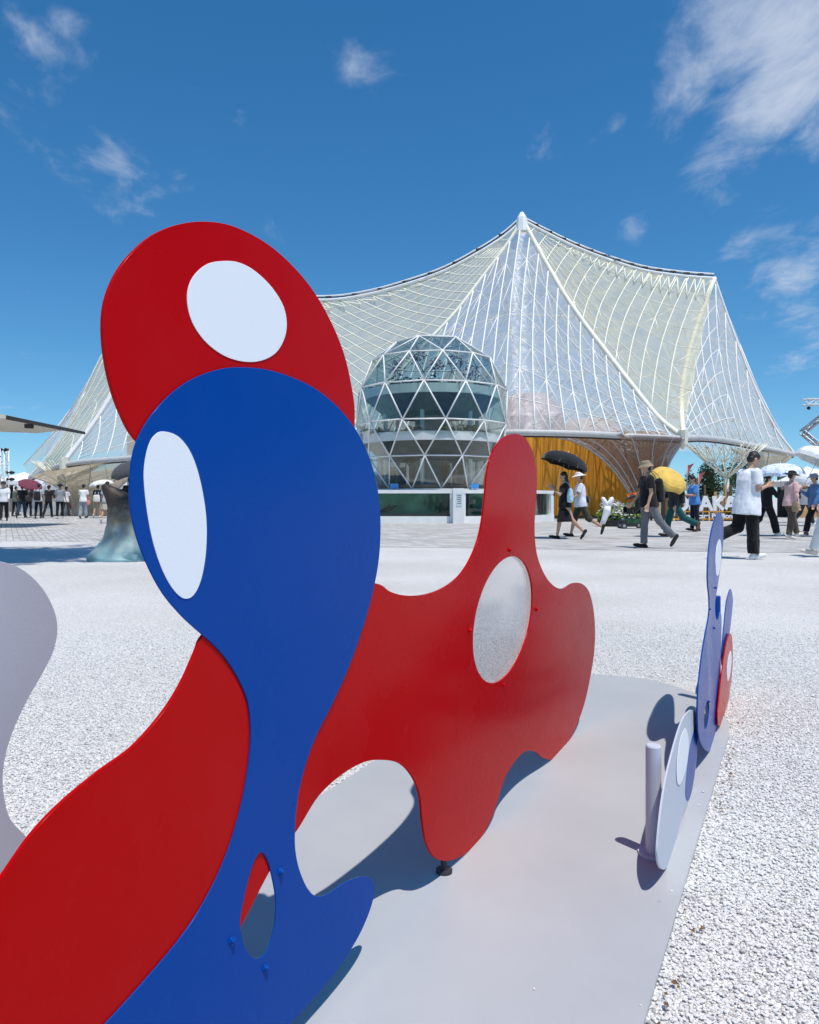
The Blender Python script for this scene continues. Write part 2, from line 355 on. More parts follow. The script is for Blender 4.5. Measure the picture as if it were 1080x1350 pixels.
def wood_mat():
    m, t, b = nodes('golden_timber')
    tcn = nd(t, 'ShaderNodeTexCoord'); mp = nd(t, 'ShaderNodeMapping'); mp.inputs['Scale'].default_value = (1, 1, .12); t.links.new(tcn.outputs['Object'], mp.inputs[0])
    n = nd(t, 'ShaderNodeTexNoise', in_Scale=2.2, in_Detail=8.0, in_Distortion=.3); t.links.new(mp.outputs[0], n.inputs['Vector'])
    r = nd(t, 'ShaderNodeValToRGB'); t.links.new(n.outputs[0], r.inputs[0]); r.color_ramp.elements[0].position = .25; r.color_ramp.elements[1].position = .75
    r.color_ramp.elements[0].color = (.72, .28, .025, 1); r.color_ramp.elements[1].color = (.88, .42, .055, 1)
    oi = nd(t, 'ShaderNodeObjectInfo'); hv = nd(t, 'ShaderNodeHueSaturation'); vr = nd(t, 'ShaderNodeMapRange'); t.links.new(oi.outputs['Random'], vr.inputs[0]); vr.inputs[3].default_value = .8; vr.inputs[4].default_value = 1.15
    t.links.new(vr.outputs[0], hv.inputs['Value']); t.links.new(r.outputs[0], hv.inputs['Color']); t.links.new(hv.outputs[0], b.inputs['Base Color'])
    b.inputs['Roughness'].default_value = .55; b.inputs['Specular IOR Level'].default_value = .2; return m
M['wood'] = wood_mat()

# ------------------------------------------------------------------ ground
g = MB(); n = 40
g.add([(-3000, -600, 0), (3000, -600, 0), (3000, 5000, 0), (-3000, 5000, 0)], [(0, 1, 2, 3)])
tag(g.build('ground', M['gravel']), kind='structure')
pv = MB()                                            # paved plaza, its near edge bows slightly
edge = [G(-900, 716), G(-300, 714), G(0, 713), G(200, 716), G(480, 721), G(720, 724), G(900, 727), G(1080, 729), G(1500, 733), G(2300, 742)]
edge = spline(edge, 4)
vs = [(p.x, p.y, 0.004) for p in edge] + [(p.x * 1.0 + (p.x) * 4, 400, 0.004) for p in edge]
k = len(edge)
pv.add(vs, [(i, i + 1, k + i + 1, k + i) for i in range(k - 1)])
tag(pv.build('pavement', M['paver']), kind='structure')

# loose white marble chips round the sculpture, real stones that thin out where single chips can no longer be seen
def chip(seed):
    bm = bmesh.new(); bmesh.ops.create_icosphere(bm, subdivisions=1, radius=1.0); rr = random.Random(seed)
    sx, sy, sz = rr.uniform(.8, 1.2), rr.uniform(.6, .95), rr.uniform(.45, .7)
    for v in bm.verts:
        k = rr.uniform(.72, 1.12); v.co = Vector((v.co.x * sx * k, v.co.y * sy * k, v.co.z * sz * k))
    me = bpy.data.meshes.new('gravel_chip'); bm.to_mesh(me); bm.free(); me.materials.append(M['stone']); return me
def in_plate(x, y):
    a = x - .5 * y
    return -1.545 < a < -.285 and y < 4.18
gm = MB(); dn = []
step = .12; xs = np.arange(-4.2, 4.4, step); ys = np.arange(-.3, 6.6, step)
for x in xs:
    for y in ys:
        if in_plate(x, y) and in_plate(x + step, y) and in_plate(x, y + step) and in_plate(x + step, y + step): continue
        if abs(x) > .9 * y + 1.4: continue
        gm.add([(x, y, 0.0), (x + step, y, 0.0), (x + step, y + step, 0.0), (x, y + step, 0.0)], [(0, 1, 2, 3)])
        f = min(1, max(0, (6.4 - math.hypot(x, y)) / 3.0)); dn.append(f)
gme = mesh('gravel', gm.v, gm.f); gme.materials.append(M['stone'])
at = gme.attributes.new('dens', 'FLOAT', 'FACE'); at.data.foreach_set('value', dn)
go = link('gravel', gme); tag(go, 'loose white marble chips lying round the grey plate', 'gravel', kind='stuff')
chipcol = bpy.data.collections.new('chip_shapes')
for i in range(5):
    co = bpy.data.objects.new('gravel_chip', chip(i)); chipcol.objects.link(co)
ng = bpy.data.node_groups.new('scatter_chips', 'GeometryNodeTree')
ng.interface.new_socket('Geometry', in_out='INPUT', socket_type='NodeSocketGeometry'); ng.interface.new_socket('Geometry', in_out='OUTPUT', socket_type='NodeSocketGeometry')
def gn(t, **kw):
    q = ng.nodes.new(t)
    for a, b in kw.items(): setattr(q, a, b)
    return q
gi = gn('NodeGroupInput'); gout = gn('NodeGroupOutput')
dp = gn('GeometryNodeDistributePointsOnFaces', distribute_method='RANDOM')
na = gn('GeometryNodeInputNamedAttribute', data_type='FLOAT'); na.inputs['Name'].default_value = 'dens'
mm = gn('ShaderNodeMath', operation='MULTIPLY'); mm.inputs[1].default_value = 17000.0
ng.links.new(na.outputs[0], mm.inputs[0]); ng.links.new(mm.outputs[0], dp.inputs['Density'])
ip = gn('GeometryNodeInstanceOnPoints'); ci = gn('GeometryNodeCollectionInfo'); ci.inputs['Collection'].default_value = chipcol; ci.inputs['Separate Children'].default_value = True; ci.inputs['Reset Children'].default_value = True
rs = gn('FunctionNodeRandomValue', data_type='FLOAT'); rs.inputs[2].default_value = .0030; rs.inputs[3].default_value = .0066
rr_ = gn('FunctionNodeRandomValue', data_type='FLOAT_VECTOR'); rr_.inputs[0].default_value = (-.5, -.5, 0); rr_.inputs[1].default_value = (.5, .5, 6.283)
rp = gn('FunctionNodeRandomValue', data_type='FLOAT_VECTOR'); rp.inputs[0].default_value = (0, 0, -.001); rp.inputs[1].default_value = (0, 0, .005)
sp_ = gn('GeometryNodeSetPosition')
ng.links.new(gi.outputs[0], dp.inputs['Mesh']); ng.links.new(dp.outputs['Points'], sp_.inputs['Geometry']); ng.links.new(rp.outputs[0], sp_.inputs['Offset'])
ng.links.new(sp_.outputs[0], ip.inputs['Points']); ng.links.new(ci.outputs[0], ip.inputs['Instance']); ip.inputs['Pick Instance'].default_value = True
ng.links.new(rs.outputs[1], ip.inputs['Scale']); ng.links.new(rr_.outputs[0], ip.inputs['Rotation'])
ng.links.new(ip.outputs[0], gout.inputs[0])
md = go.modifiers.new('scatter', 'NODES'); md.node_group = ng

# ------------------------------------------------------------------ the sheet-metal sculpture on its plate
NRM = Vector((1.0, -0.5, 0)).normalized()             # the way the panels face
TAN = Vector((0.5, 1.0, 0)).normalized()
def onplane(k, off=0.0):
    def f(u, v):                                      # x - y/2 = -k - (shift along the normal)
        kk = k - off * 1.118
        x = (u - CX) / F; d = kk / (.5 - x)
        return Vector((x * d, d, H + (HY - v) / F * d))
    return f
def sheet(name, pts, pl, thick, m, parent, holes=(), sub=6):
    """A cut-out plate: outline given on its own plane, real thickness, small rounded edge."""
    def to2(p): return Vector((p.dot(TAN), p.z, 0))
    loops = [[to2(pl(*p)) for p in spline([(a, b, 0) for a, b in pts], sub, True) for p in [(p.x, p.y)]]]
    for h in holes: loops.append([to2(pl(q.x, q.y)) for q in spline([(a, b, 0) for a, b in h], sub, True)])
    ref = pl(*pts[0]); dist = ref.dot(NRM)
    cu = bpy.data.curves.new('outline', 'CURVE'); cu.dimensions = '2D'; cu.fill_mode = 'BOTH'
    bev = min(.0005, thick * .25)
    cu.extrude = thick / 2 - bev; cu.bevel_depth = bev; cu.bevel_resolution = 1; cu.offset = -bev
    for L in loops:
        s = cu.splines.new('POLY'); s.points.add(len(L) - 1); s.use_cyclic_u = True
        for i, q in enumerate(L): s.points[i].co = (q.x, q.y, 0, 1)
    tmp = bpy.data.objects.new('outline', cu)
    me = bpy.data.meshes.new_from_object(tmp); bpy.data.objects.remove(tmp); bpy.data.curves.remove(cu)
    me.materials.clear(); me.name = name
    mtx = Matrix(((TAN.x, 0, NRM.x, 0), (TAN.y, 0, NRM.y, 0), (0, 1, 0, 0), (0, 0, 0, 1)))
    mtx = Matrix.Translation(NRM * (dist - thick / 2)) @ mtx
    me.transform(mtx)
    return link(name, me, m, parent)
sc_o = empty('panel_sculpture', (-.1, 1.8, 0), 0, 'large red and blue cut-out panel sculpture standing on a pale grey plate', 'sculpture')
# the ground plate
PL = [(-2.3, -1.7), (-1.15, -1.7), (.447 - .513 * 1.44 + .513 * .2, .2), (.447, 1.44), (.87, 2.265), (1.32, 3.14), (1.395, 3.32), (1.455, 3.6), (1.434, 3.876), (1.317, 4.115), (1.10, 4.237), (.95, 4.237), (.78, 4.17), (.60, 4.03), (.42, 3.80), (-.116, 2.89), (-.258, 2.60), (-.86, 1.40)]
pb = MB(); T0, T1 = -.02, .014
crn = spline([(x, y, 0) for x, y in PL[5:15]], 5)
PP = [Vector((x, y, 0)) for x, y in PL[:5]] + crn + [Vector((x, y, 0)) for x, y in PL[15:]]
kq = len(PP)
bm = bmesh.new(); bv = [bm.verts.new((p.x, p.y, T0)) for p in PP]; fc = bm.faces.new(bv); bm.normal_update()
ex = bmesh.ops.extrude_face_region(bm, geom=[fc]); bmesh.ops.translate(bm, verts=[e for e in ex['geom'] if isinstance(e, bmesh.types.BMVert)], vec=(0, 0, T1 - T0))
bmesh.ops.recalc_face_normals(bm, faces=bm.faces[:])
ed = [e for e in bm.edges if all(abs(v.co.z - T1) < 1e-5 for v in e.verts)]
bmesh.ops.bevel(bm, geom=ed, offset=.0015, segments=2, affect='EDGES')
me = bpy.data.meshes.new('ground_plate'); bm.to_mesh(me); bm.free()
plate = link('ground_plate', me, M['plate'], sc_o)

K = .89
blue_pts = [(318,484),(360,489),(405,506),(440,531),(468,564),(488,605),(499,650),(502,690),(500,735),(492,780),(478,830),(458,885),(435,935),(415,975),(400,1020),(392,1060),(389,1105),(392,1135),(400,1160),(410,1177),(421,1182),(436,1177),(455,1164),(475,1156),(489,1158),(494,1172),(488,1200),(470,1240),(440,1285),(410,1320),(380,1352),(330,1400),(260,1440),(170,1460),(105,1440),(95,1395),(140,1350),(190,1295),(240,1235),(275,1180),(300,1125),(318,1065),(328,1010),(331,965),(327,925),(315,895),(298,868),(280,848),(265,835),(240,812),(215,782),(195,745),(180,705),(172,665),(172,630),(178,590),(195,555),(220,525),(250,502),(285,488)]
tear = [(346,1124),(353,1134),(359,1155),(364,1185),(363,1215),(357,1243),(348,1259),(337,1264),(326,1255),(319,1235),(317,1215),(321,1190),(329,1155),(338,1130)]
blue = sheet('blue_panel', blue_pts, onplane(K), .003, M['blue'], sc_o, [tear])
head_pts = [(272,292),(310,299),(355,323),(395,360),(425,402),(450,455),(463,505),(468,550),(460,600),(410,640),(320,650),(240,630),(183,583),(160,545),(145,500),(137,450),(138,405),(150,368),(170,338),(200,311),(235,296)]
head = sheet('red_panel', head_pts, onplane(K, -.0032), .006, M['red'], sc_o)
red_pts = [(495,769),(515,780),(535,785),(560,784),(585,775),(605,760),(620,738),(631,710),(637,680),(640,650),(643,620),(650,597),(662,579),(677,572),(692,577),(703,597),(708,625),(707,660),(705,695),(708,730),(718,757),(730,772),(742,776),(755,769),(768,770),(778,783),(784,815),(784,855),(778,895),(770,930),(758,962),(745,985),(732,1000),(718,1000),(705,991),(692,991),(678,1005),(665,1028),(655,1060),(643,1090),(628,1112),(610,1128),(590,1135),(573,1130),(562,1110),(557,1080),(554,1050),(545,1025),(528,1007),(505,1002),(480,1005),(450,1022),(420,1050),(395,1090),(375,1118),(355,1150),(318,1222),(285,1290),(250,1345),(200,1430),(120,1510),(30,1540),(-60,1480),(-100,1350),(-70,1240),(-30,1195),(0,1160),(40,1103),(80,1060),(130,1018),(175,985),(215,940),(240,900),(258,860),(268,838),(300,812),(380,785),(440,770)]
oval = [(663 + 38.5 * math.cos(a) * math.cos(.1) + 83 * math.sin(a) * .105, 817 - 83 * math.sin(a) + 38.5 * math.cos(a) * -.28) for a in [2 * math.pi * i / 16 for i in range(16)]]
redp = sheet('red_panel', red_pts, onplane(K, -.0032), .006, M['red'], sc_o, [oval])
big = [(663 + (x - 663) * 1.22, 817 + (y - 817) * 1.12) for x, y in oval]
sheet('clear_window', big, onplane(K, -.0125), .004, M['acrylic'], redp)
# plain white oval inlays
inl = [(296,344),(272,349),(253,368),(247,394),(254,425),(274,453),(303,472),(336,477),(363,466),(377,440),(376,410),(362,383),(340,360),(318,347)]
sheet('oval_inlay', inl, onplane(K, -.0032 + .0012), .0012, M['white_vinyl'], head)
inl2 = [(218,569),(236,576),(252,597),(264,632),(272,680),(272,725),(266,762),(256,784),(243,789),(228,776),(213,748),(201,710),(193,665),(190,622),(196,588),(206,572)]
sheet('oval_inlay', inl2, onplane(K, .0012), .0012, M['white_vinyl'], blue)
def bolt(pl, u, v, m, parent, r=.0055):
    c = pl(u, v); b = MB(); b.loft([c - NRM * .002, c + NRM * .002], r * 1.35, n=12); b.loft([c + NRM * .0015, c + NRM * .0045, c + NRM * .007], [r, r * .95, r * .55], n=10)
    return b.build('bolt', m, parent, True)
for u, v in ((370, 1149), (306, 1240), (350, 1276)): bolt(onplane(K), u, v, M['blue'], blue)
for u, v in ((672, 725), (619, 831), (707, 803), (664, 903)): bolt(onplane(K, -.0032), u, v, M['red'], redp)
def post(pl, u, v_top, parent, m, back=.035, r=.022):
    c = pl(u, v_top) - NRM * back; z0 = T1
    b = MB(); b.loft([(c.x, c.y, z0), (c.x, c.y, c.z - .004), (c.x, c.y, c.z)], [r, r, r - .003], n=20)
    o = b.build('post', m, parent, False)
    fl = MB().loft([(c.x, c.y, z0), (c.x, c.y, z0 + .007)], r * 2.0, n=24); fl.build('foot_plate', m, o)
    return o
post(onplane(K), 255, 1000, sc_o, M['blue']); pass
post(onplane(K), 120, 1150, sc_o, M['red'])
fp = onplane(K, -.0032)(592, 1131); fp = fp - NRM * .014; MB().loft([(fp.x, fp.y, T1), (fp.x, fp.y, T1 + .008)], .022, n=20).loft([(fp.x, fp.y, T1 + .008), (fp.x, fp.y, fp.z + .012)], .009, n=14).build('foot', M['dark'], sc_o)
# pale panel behind, at the left
lav = [(0,740),(30,751),(55,774),(71,803),(76,830),(70,860),(55,890),(35,925),(15,970),(5,1010),(5,1045),(14,1080),(40,1112),(55,1170),(20,1300),(-60,1380),(-190,1330),(-260,1150),(-250,950),(-190,800),(-100,745),(-45,736)]
sheet('pale_panel', lav, onplane(1.25), .005, M['pale'], sc_o)
# low panels along the right edge of the plate
K2 = .325
pl2 = onplane(K2)
wp = [(913,936),(905,941),(898,954),(891,976),(884,1002),(878,1028),(872,1066),(868,1105),(867,1128),(870,1143),(877,1146),(885,1134),(891,1111),(898,1082),(905,1064),(912,1048),(917,1015),(920,975),(919,945)]
whitep = sheet('pale_panel', wp, pl2, .005, M['pale'], sc_o)
sheet('blue_inlay', [(919,953),(920,975),(917,1012),(912,1044),(907,1056),(904,1046),(906,1015),(911,980)], onplane(K2, .0012), .0012, M['blue'], whitep)
sheet('oval_inlay', [(904,960),(908,975),(907,1000),(902,1022),(897,1034),(893,1030),(893,1005),(897,975)], onplane(K2, .0024), .0012, M['white_vinyl'], whitep)
bp_ = [(948,676),(941,690),(936,715),(933.5,745),(933.5,768),(935.5,790),(935,811),(930,838),(925,870),(921,909),(920,941),(921.5,970),(927,985),(934,991),(940,984),(944,964),(946.5,938),(949.6,886),(951,845),(951.5,815),(949.5,807),(946.5,818),(943.5,812),(943,795),(946,775),(950,748),(953.3,720),(954,693),(951.6,679)]
hole2 = [(931,928),(934.5,926),(935,940),(932,958),(929,960),(928.5,945)]
bluep = sheet('blue_panel', bp_, onplane(.308), .005, M['blue'], sc_o, [hole2])
sheet('oval_inlay', [(949,711),(951.3,722),(950.5,742),(947.8,757),(944.8,758),(943.6,742),(945,722)], onplane(.308, .0012), .0012, M['white_vinyl'], bluep)
for u, v in ((943, 775), (935, 803), (941, 828), (934, 925)): bolt(onplane(.308), u, v, M['blue'], bluep, .004)
rp_ = [(963.5,835),(966,850),(966,880),(962,915),(956,945),(949.5,957),(946.5,950),(949,915),(953,880),(958,848)]
redr = sheet('red_panel', rp_, onplane(.296), .005, M['red'], sc_o)
sheet('oval_inlay', [(963.5,858),(964.8,868),(963,888),(960,898),(958.8,888),(960.3,868)], onplane(.296, .0012), .0012, M['white_vinyl'], redr)
lf = [(963,777),(966,785),(966,800),(962,835),(957,862),(953,878),(952,860),(955,825),(958,795)]
sheet('blue_panel', lf, onplane(.31), .005, M['blue'], sc_o)
post(pl2, 884, 985, sc_o, M['pale'], .045, .021); post(onplane(.31), 955, 786, sc_o, M['blue'], .04, .024)
sc_ = MB()                                           # chips kicked up onto the plate
for i in range(40):
    y = R.uniform(1.3, 4.1); e_ = abs(R.gauss(0, .02 if i < 34 else .2)) + .006; x = .447 + .513 * (min(y, 3.2) - 1.44) - e_
    if not (-1.5 < x - .5 * y < -.285): continue
    q0 = MB(); rs_ = R.uniform(.002, .0045); rot_ = Matrix.Rotation(R.uniform(0, 6.28), 3, 'Z') @ Matrix.Rotation(R.uniform(-.6, .6), 3, 'X')
    q0.ball((x, y, T1 + rs_ * .5), (rs_ * 1.2, rs_ * .85, rs_ * .6), 6, 4, rot_)
    sc_.add([Vector(v) + Vector((R.uniform(-1, 1), R.uniform(-1, 1), R.uniform(0, .6))) * rs_ * .22 for v in q0.v], q0.f)
tag(sc_.build('stray_chips', mat('chip_white', (.72, .71, .69), .75, .2, 40)), 'stray white chips lying on the grey plate', 'gravel', kind='stuff')
# wind-blown dry leaf crumbs along the plate edge
lb = MB()
for i in range(70):
    y = R.choice([R.uniform(1.4, 3.2), R.uniform(2.6, 3.6)]); x = .447 + .513 * (y - 1.44) + abs(R.gauss(0, .03)) + .012
    if y > 3.15: x = 1.40 + abs(R.gauss(0, .05))
    a = R.uniform(0, 6.28); s = R.uniform(.003, .009); c = Vector((x, y, R.uniform(.009, .014)))
    e1 = Vector((math.cos(a), math.sin(a), R.uniform(-.3, .3))) * s; e2 = Vector((-math.sin(a), math.cos(a), R.uniform(-.3, .5))) * s * .6
    lb.add([c - e1, c + e2, c + e1, c - e2 + Vector((0, 0, s * .5))], [(0, 1, 2, 3)])
tag(lb.build('leaf_litter', mat('dry_leaf', (.18, .10, .045), .8, .4, 60)), 'brown dry leaf crumbs along the plate edge', 'leaf litter', kind='stuff')

# ------------------------------------------------------------------ the membrane pavilion
pav = empty('membrane_pavilion', (0, 40, 0), 0, 'tent-like pavilion of translucent membrane on white steel trusses, rising to a peak', 'building')
def curve(pts, sub=8): return spline([P(*p) for p in pts], sub)
RIDGE_AB = curve([(688,291,44),(720,308,44),(760,327,44.3),(805,344,44.8),(850,357,45.2),(900,364,45.6),(941,367,46)])
EDGE_AC = curve([(688,291,44),(712,335,43),(740,384,42),(770,428,41),(800,467,40),(835,512,38.8),(868,552,37.8),(900,577,37)])
EDGE_BC = curve([(941,367,46),(925,408,44.5),(908,460,42.5),(898,510,40),(897,545,38.3),(900,577,37)])
EDGE_BD = curve([(941,367,46),(954,405,45.8),(972,455,45.4),(998,520,44.8),(1022,566,44.3),(1046,598,44)])
RIM_CD = curve([(900,577,37),(925,576,38.5),(960,580,40.5),(1000,588,42.5),(1046,598,44)])
EDGE_AF = curve([(688,291,44),(664,328,43.6),(636,365,43.2),(600,412,42.5),(555,460,41.8),(510,510,41),(455,573,40)])
RIM_FC = curve([(455,573,40),(520,572,37.5),(600,570,35.8),(690,569,35),(780,571,35.2),(850,575,36),(900,577,37)])
RIDGE_AL = curve([(688,291,44),(664,312,44),(630,334,44),(585,358,44.2),(540,374,44.5),(490,388,44.8),(435,396,45),(370,392,45.3),(310,370,45.6),(250,335,46)])
EDGE_LF = curve([(250,335,46),(310,390,44.6),(380,470,42.8),(420,525,41.3),(455,573,40)])
EDGE_LM = curve([(250,335,46),(200,428,45),(165,495,44),(125,558,43),(85,611,42)])
RIM_FM = curve([(455,573,40),(380,580,39.8),(300,589,40),(180,602,41),(120,607,41.5),(85,611,42)])
EDGE_LN = curve([(250,335,46),(190,392,46),(140,462,46),(105,533,46),(75,588,46),(40,629,46)])
RIM_MN = curve([(85,611,42),(62,619,44),(40,629,46)])
BACKR = curve([(40,629,46),(60,600,62),(300,590,70),(700,590,72),(1000,598,66),(1046,598,44)])
BACKT = list(reversed(EDGE_LN))[:-1] + list(reversed(RIDGE_AL))[:-1] + RIDGE_AB[:-1] + EDGE_BD

def inset(p, d):                                    # a point moved towards the building's inside
    c = Vector((-1, 50, 2)); v = (c - p); v.z *= .35
    return p + v.normalized() * d
def patch(top, low, ns, nr, m, sag=.6, mr=.036, rr=.024, mull='frame', brace=True, skip=()):
    grid = []
    for i in range(ns + 1):
        s = i / ns; a = sample(top, s); b = sample(low, s); row = []
        L = (b - a).length
        for j in range(nr + 1):
            t = j / nr; p = a.lerp(b, t)
            p = inset(p, math.sin(math.pi * t) * sag * min(1, L / 9) * (1 if 0 < i < ns else .0))
            row.append(p)
        grid.append(row)
    for i in range(ns):                              # one cushion between each pair of ribs, puffed a little
        vs = []; q = 3
        for a in range(q + 1):
            w = a / q
            for j in range(nr + 1):
                p = grid[i][j].lerp(grid[i + 1][j], w); vs.append(inset(p, -.035 * math.sin(math.pi * w)))
        fs = [(a * (nr + 1) + j, a * (nr + 1) + j + 1, (a + 1) * (nr + 1) + j + 1, (a + 1) * (nr + 1) + j) for a in range(q) for j in range(nr)]
        link('membrane_panel', mesh('membrane_panel', vs, fs, True), m, pav)
    fm = M['frame_cream'] if mull == 'cream' else M['steel_white']
    for i in range(1, ns):
        if (grid[i][0] - grid[i][-1]).length < .5: continue
        tube('rib', [inset(p, -.02) for p in grid[i]], mr, fm, pav, 6)
    for j in range(1, nr):
        line = [inset(grid[i][j], -.03) for i in range(ns + 1) if (grid[i][0] - grid[i][-1]).length > 1.0]
        if len(line) > 1: tube('purlin', line, rr, fm, pav, 5)
    if brace:                                        # inner truss layer with its diagonals
        for i in range(ns):
            for j in range(nr):
                if (grid[i][0] - grid[i][-1]).length < 2.0: continue
                a, b = (grid[i][j], grid[i + 1][min(j + 1, nr)]) if (i + j) % 2 else (grid[i + 1][j], grid[i][min(j + 1, nr)])
                if (i + j) % 2 == 0 and 0 < j:               # rear layer of the space frame, a metre and a half further in
                    tube('brace', [inset(grid[i][j], 1.7), inset(grid[i + 1][min(j + 1, nr)], 1.7)], rr * 1.1, fm, pav, 5); tube('brace', [inset(grid[i + 1][j], 1.7), inset(grid[i][j], .05)], rr, fm, pav, 5)
                if R.random() < .38: continue
                d0, d1 = (-.02, .05) if j % 2 else (.05, -.02)
                tube('brace', [inset(a, d0), inset(b, d1)], rr, fm, pav, 5)
    return grid
def cat(*ls):
    out = list(ls[0])
    for l in ls[1:]: out += l[1:]
    return out
patch(RIDGE_AB, EDGE_AC, 15, 8, M['film_yellow'], .5, mull='cream')
patch(cat(list(reversed(EDGE_AF)), EDGE_AC), RIM_FC, 26, 7, M['film_clear'], .35, mr=.042)
patch(cat(list(reversed(EDGE_BC)), EDGE_BD), RIM_CD, 14, 7, M['film_white'], .4)
patch(RIDGE_AL, EDGE_AF, 24, 8, M['film_yellow'], .5, mull='cream', brace=False)
patch(cat(list(reversed(EDGE_LF)), EDGE_LM), RIM_FM, 18, 7, M['film_white'], .4, brace=False)
patch(cat(list(reversed(EDGE_LM)), EDGE_LN), RIM_MN, 10, 6, M['film_yellow'], .3, mull='cream', brace=False)
patch(BACKT, BACKR, 12, 4, M['film_white'], .0, brace=False, mr=.05, rr=.04)
# zig-zag lacing under the two top ridges
for rdg, low in ((RIDGE_AB, EDGE_AC), (RIDGE_AL, EDGE_AF)):
    for i in range(1, 22):
        a = inset(sample(rdg, i / 22), .1); b = sample(rdg, (i + .5) / 22).lerp(sample(low, (i + .5) / 22), .17)
        c = inset(sample(rdg, (i + 1) / 22), .1)
        tube('lacing', [a, b], .04, M['frame_cream'], pav, 5); tube('lacing', [b, c], .04, M['frame_cream'], pav, 5)
for nm, cv, r, m in (('ridge_beam', EDGE_AC, .14, 'frame_cream'), ('ridge_beam', EDGE_AF, .10, 'frame_cream'), ('ridge_beam', EDGE_BC, .13, 'frame_cream'), ('ridge_beam', EDGE_BD, .07, 'steel_white'),
                     ('ridge_beam', EDGE_LM, .14, 'steel_white'), ('ridge_beam', EDGE_LN, .07, 'steel_white'), ('ridge_beam', EDGE_LF, .1, 'steel_white'), ('ridge_beam', RIDGE_AB, .08, 'steel_white'), ('ridge_beam', RIDGE_AL, .08, 'steel_white')):
    tube(nm, [inset(p, -.06) for p in cv], r, M[m], pav, 8)
for cv in (RIM_FC, RIM_CD, RIM_FM, RIM_MN):
    MB().loft([p + Vector((0, -.05, -.05)) for p in cv], [.11] * len(cv), [.15] * len(cv), n=10).build('rim_beam', M['rim_grey'], pav, True)
    tube('rim_gasket', [p + Vector((0, .05, -.22)) for p in cv], .045, M['dark'], pav, 6)
for cv in (RIDGE_AB, RIDGE_AL):                      # dark cable with clamps along the top
    up = [p + Vector((0, 0, .18)) for i, p in enumerate(cv)]
    tube('top_tube', [p + Vector((0, 0, .09)) for p in up], .05, M['steel_white'], pav, 6)
    tube('cable', up, .032, M['dark'], pav, 5)
    for i in range(1, 14):
        p = sample(up, i / 14); MB().box(p, (.34, .12, .11), 0).build('clamp', M['dark'], pav)
pk = P(688, 291, 44); MB().loft([pk + Vector((0, -.1, -.7)), pk + Vector((0, -.1, .1)), pk + Vector((0, 0, .45))], [.42, .30, .12], n=8).build('peak_cap', M['steel_white'], pav)
for u, v, d in ((900, 577, 37), (85, 611, 42)):
    p = P(u, v, d); MB().loft([p + Vector((0, -.1, .35)), p + Vector((0, -.1, -.3)), p + Vector((0, 0, -.55))], [.26, .22, .05], n=8).build('node_casting', M['frame_cream'], pav)
# inner halls seen through the film
inner = mat('dusky_inner_hall', (.56, .47, .47), .8, .25, .6)
for (x_, y_, w_, h_), c_ in zip(((4.2, 52, 5, 9.6), (8.4, 53, 4.4, 8.2), (12.4, 52, 4.4, 6.4), (.2, 54, 4.6, 8.0), (15.4, 51, 3, 4.6)), ((.56, .47, .47), (.52, .46, .52), (.58, .50, .47), (.55, .50, .52), (.54, .46, .44))):
    MB().loft([(x_, y_, 0), (x_, y_, h_ * .8), (x_, y_, h_)], [w_ * .55, w_ * .55, w_ * .32], n=20).build('inner_hall', mat('inner_hall_cladding', c_, .8, .25, .6), pav)
MB().box((-12, 54, 2.6), (14, 6, 5.2)).build('inner_hall', M['beige'], pav)
# trumpet-shaped skirts that come down to the ground
def trumpet(left, right, d, m, seams=16, deep=.55, lat=True):
    L = spline([P(u, v, d) for u, v in left], 5); Rr = spline([P(u, v, d) for u, v in right], 5)
    vs = []; fs = []; n = 32; k = 24
    for i in range(k + 1):
        a = sample(L, i / k); b = sample(Rr, i / k); c = (a + b) / 2; hx = (b - a) / 2
        for q in range(n):
            t = 2 * math.pi * q / n; vs.append(c + hx * math.cos(t) + Vector((0, hx.length * deep * math.sin(t), 0)))
    for i in range(k):
        for q in range(n): fs.append((i * n + q, i * n + (q + 1) % n, (i + 1) * n + (q + 1) % n, (i + 1) * n + q))
    link('skirt_membrane', mesh('skirt_membrane', vs, fs, True), m, pav)
    for q in range(0, n, n // seams):
        tube('skirt_seam', [Vector(vs[i * n + q]) for i in range(k + 1)], .03, M['galv'], pav, 5)
    for q in (0, n // 2): tube('skirt_edge', [Vector(vs[i * n + q]) for i in range(k + 1)], .07, M['galv'], pav, 6)
trumpet([(733,576),(758,582),(783,596),(804,614),(822,637),(835,660),(842,684)], [(901,579),(894,591),(886,603),(880,616),(875,632),(871,656),(869,684)], 37, M['film_brown'])
trumpet([(965,592),(985,606),(993,625),(996,650),(997,681)], [(1043,602),(1032,612),(1020,625),(1011,642),(1006,681)], 43.5, M['film_beige'], 8)
trumpet([(44,629),(60,634),(80,645),(92,660),(97,680)], [(240,600),(205,614),(172,630),(152,650),(146,680)], 43.5, M['film_beige'], 8)
def tree_column(u, d, v_top, spread, h):
    b = P(u, 657, d); b.z = 0; t = Vector((b.x, b.y, h))
    tube('tree_column', [b, b + Vector((0, 0, h * .5)), t], [.22, .18, .15], M['frame_cream'], pav, 10)
    for i in range(13):
        a = 2 * math.pi * i / 13; top = P(u, v_top, d) + Vector((spread * math.cos(a), spread * .7 * math.sin(a), R.uniform(-.2, .2)))
        mid = t.lerp(top, .55) + Vector((0, 0, -.12)); tube('branch_strut', [t, mid, top], .035, M['frame_cream'], pav, 6)
        for e in (-.5, -.2, .2, .5):
            tp2 = P(u, v_top, d) + Vector((spread * 1.1 * math.cos(a + e), spread * .8 * math.sin(a + e), .15)); tube('branch_strut', [mid, tp2], .022, M['frame_cream'], pav, 5)
tree_column(958, 42.5, 590, 2.0, 2.1); tree_column(88, 44, 612, 1.8, 1.9); tree_column(855, 39, 580, 1.6, 2.6)
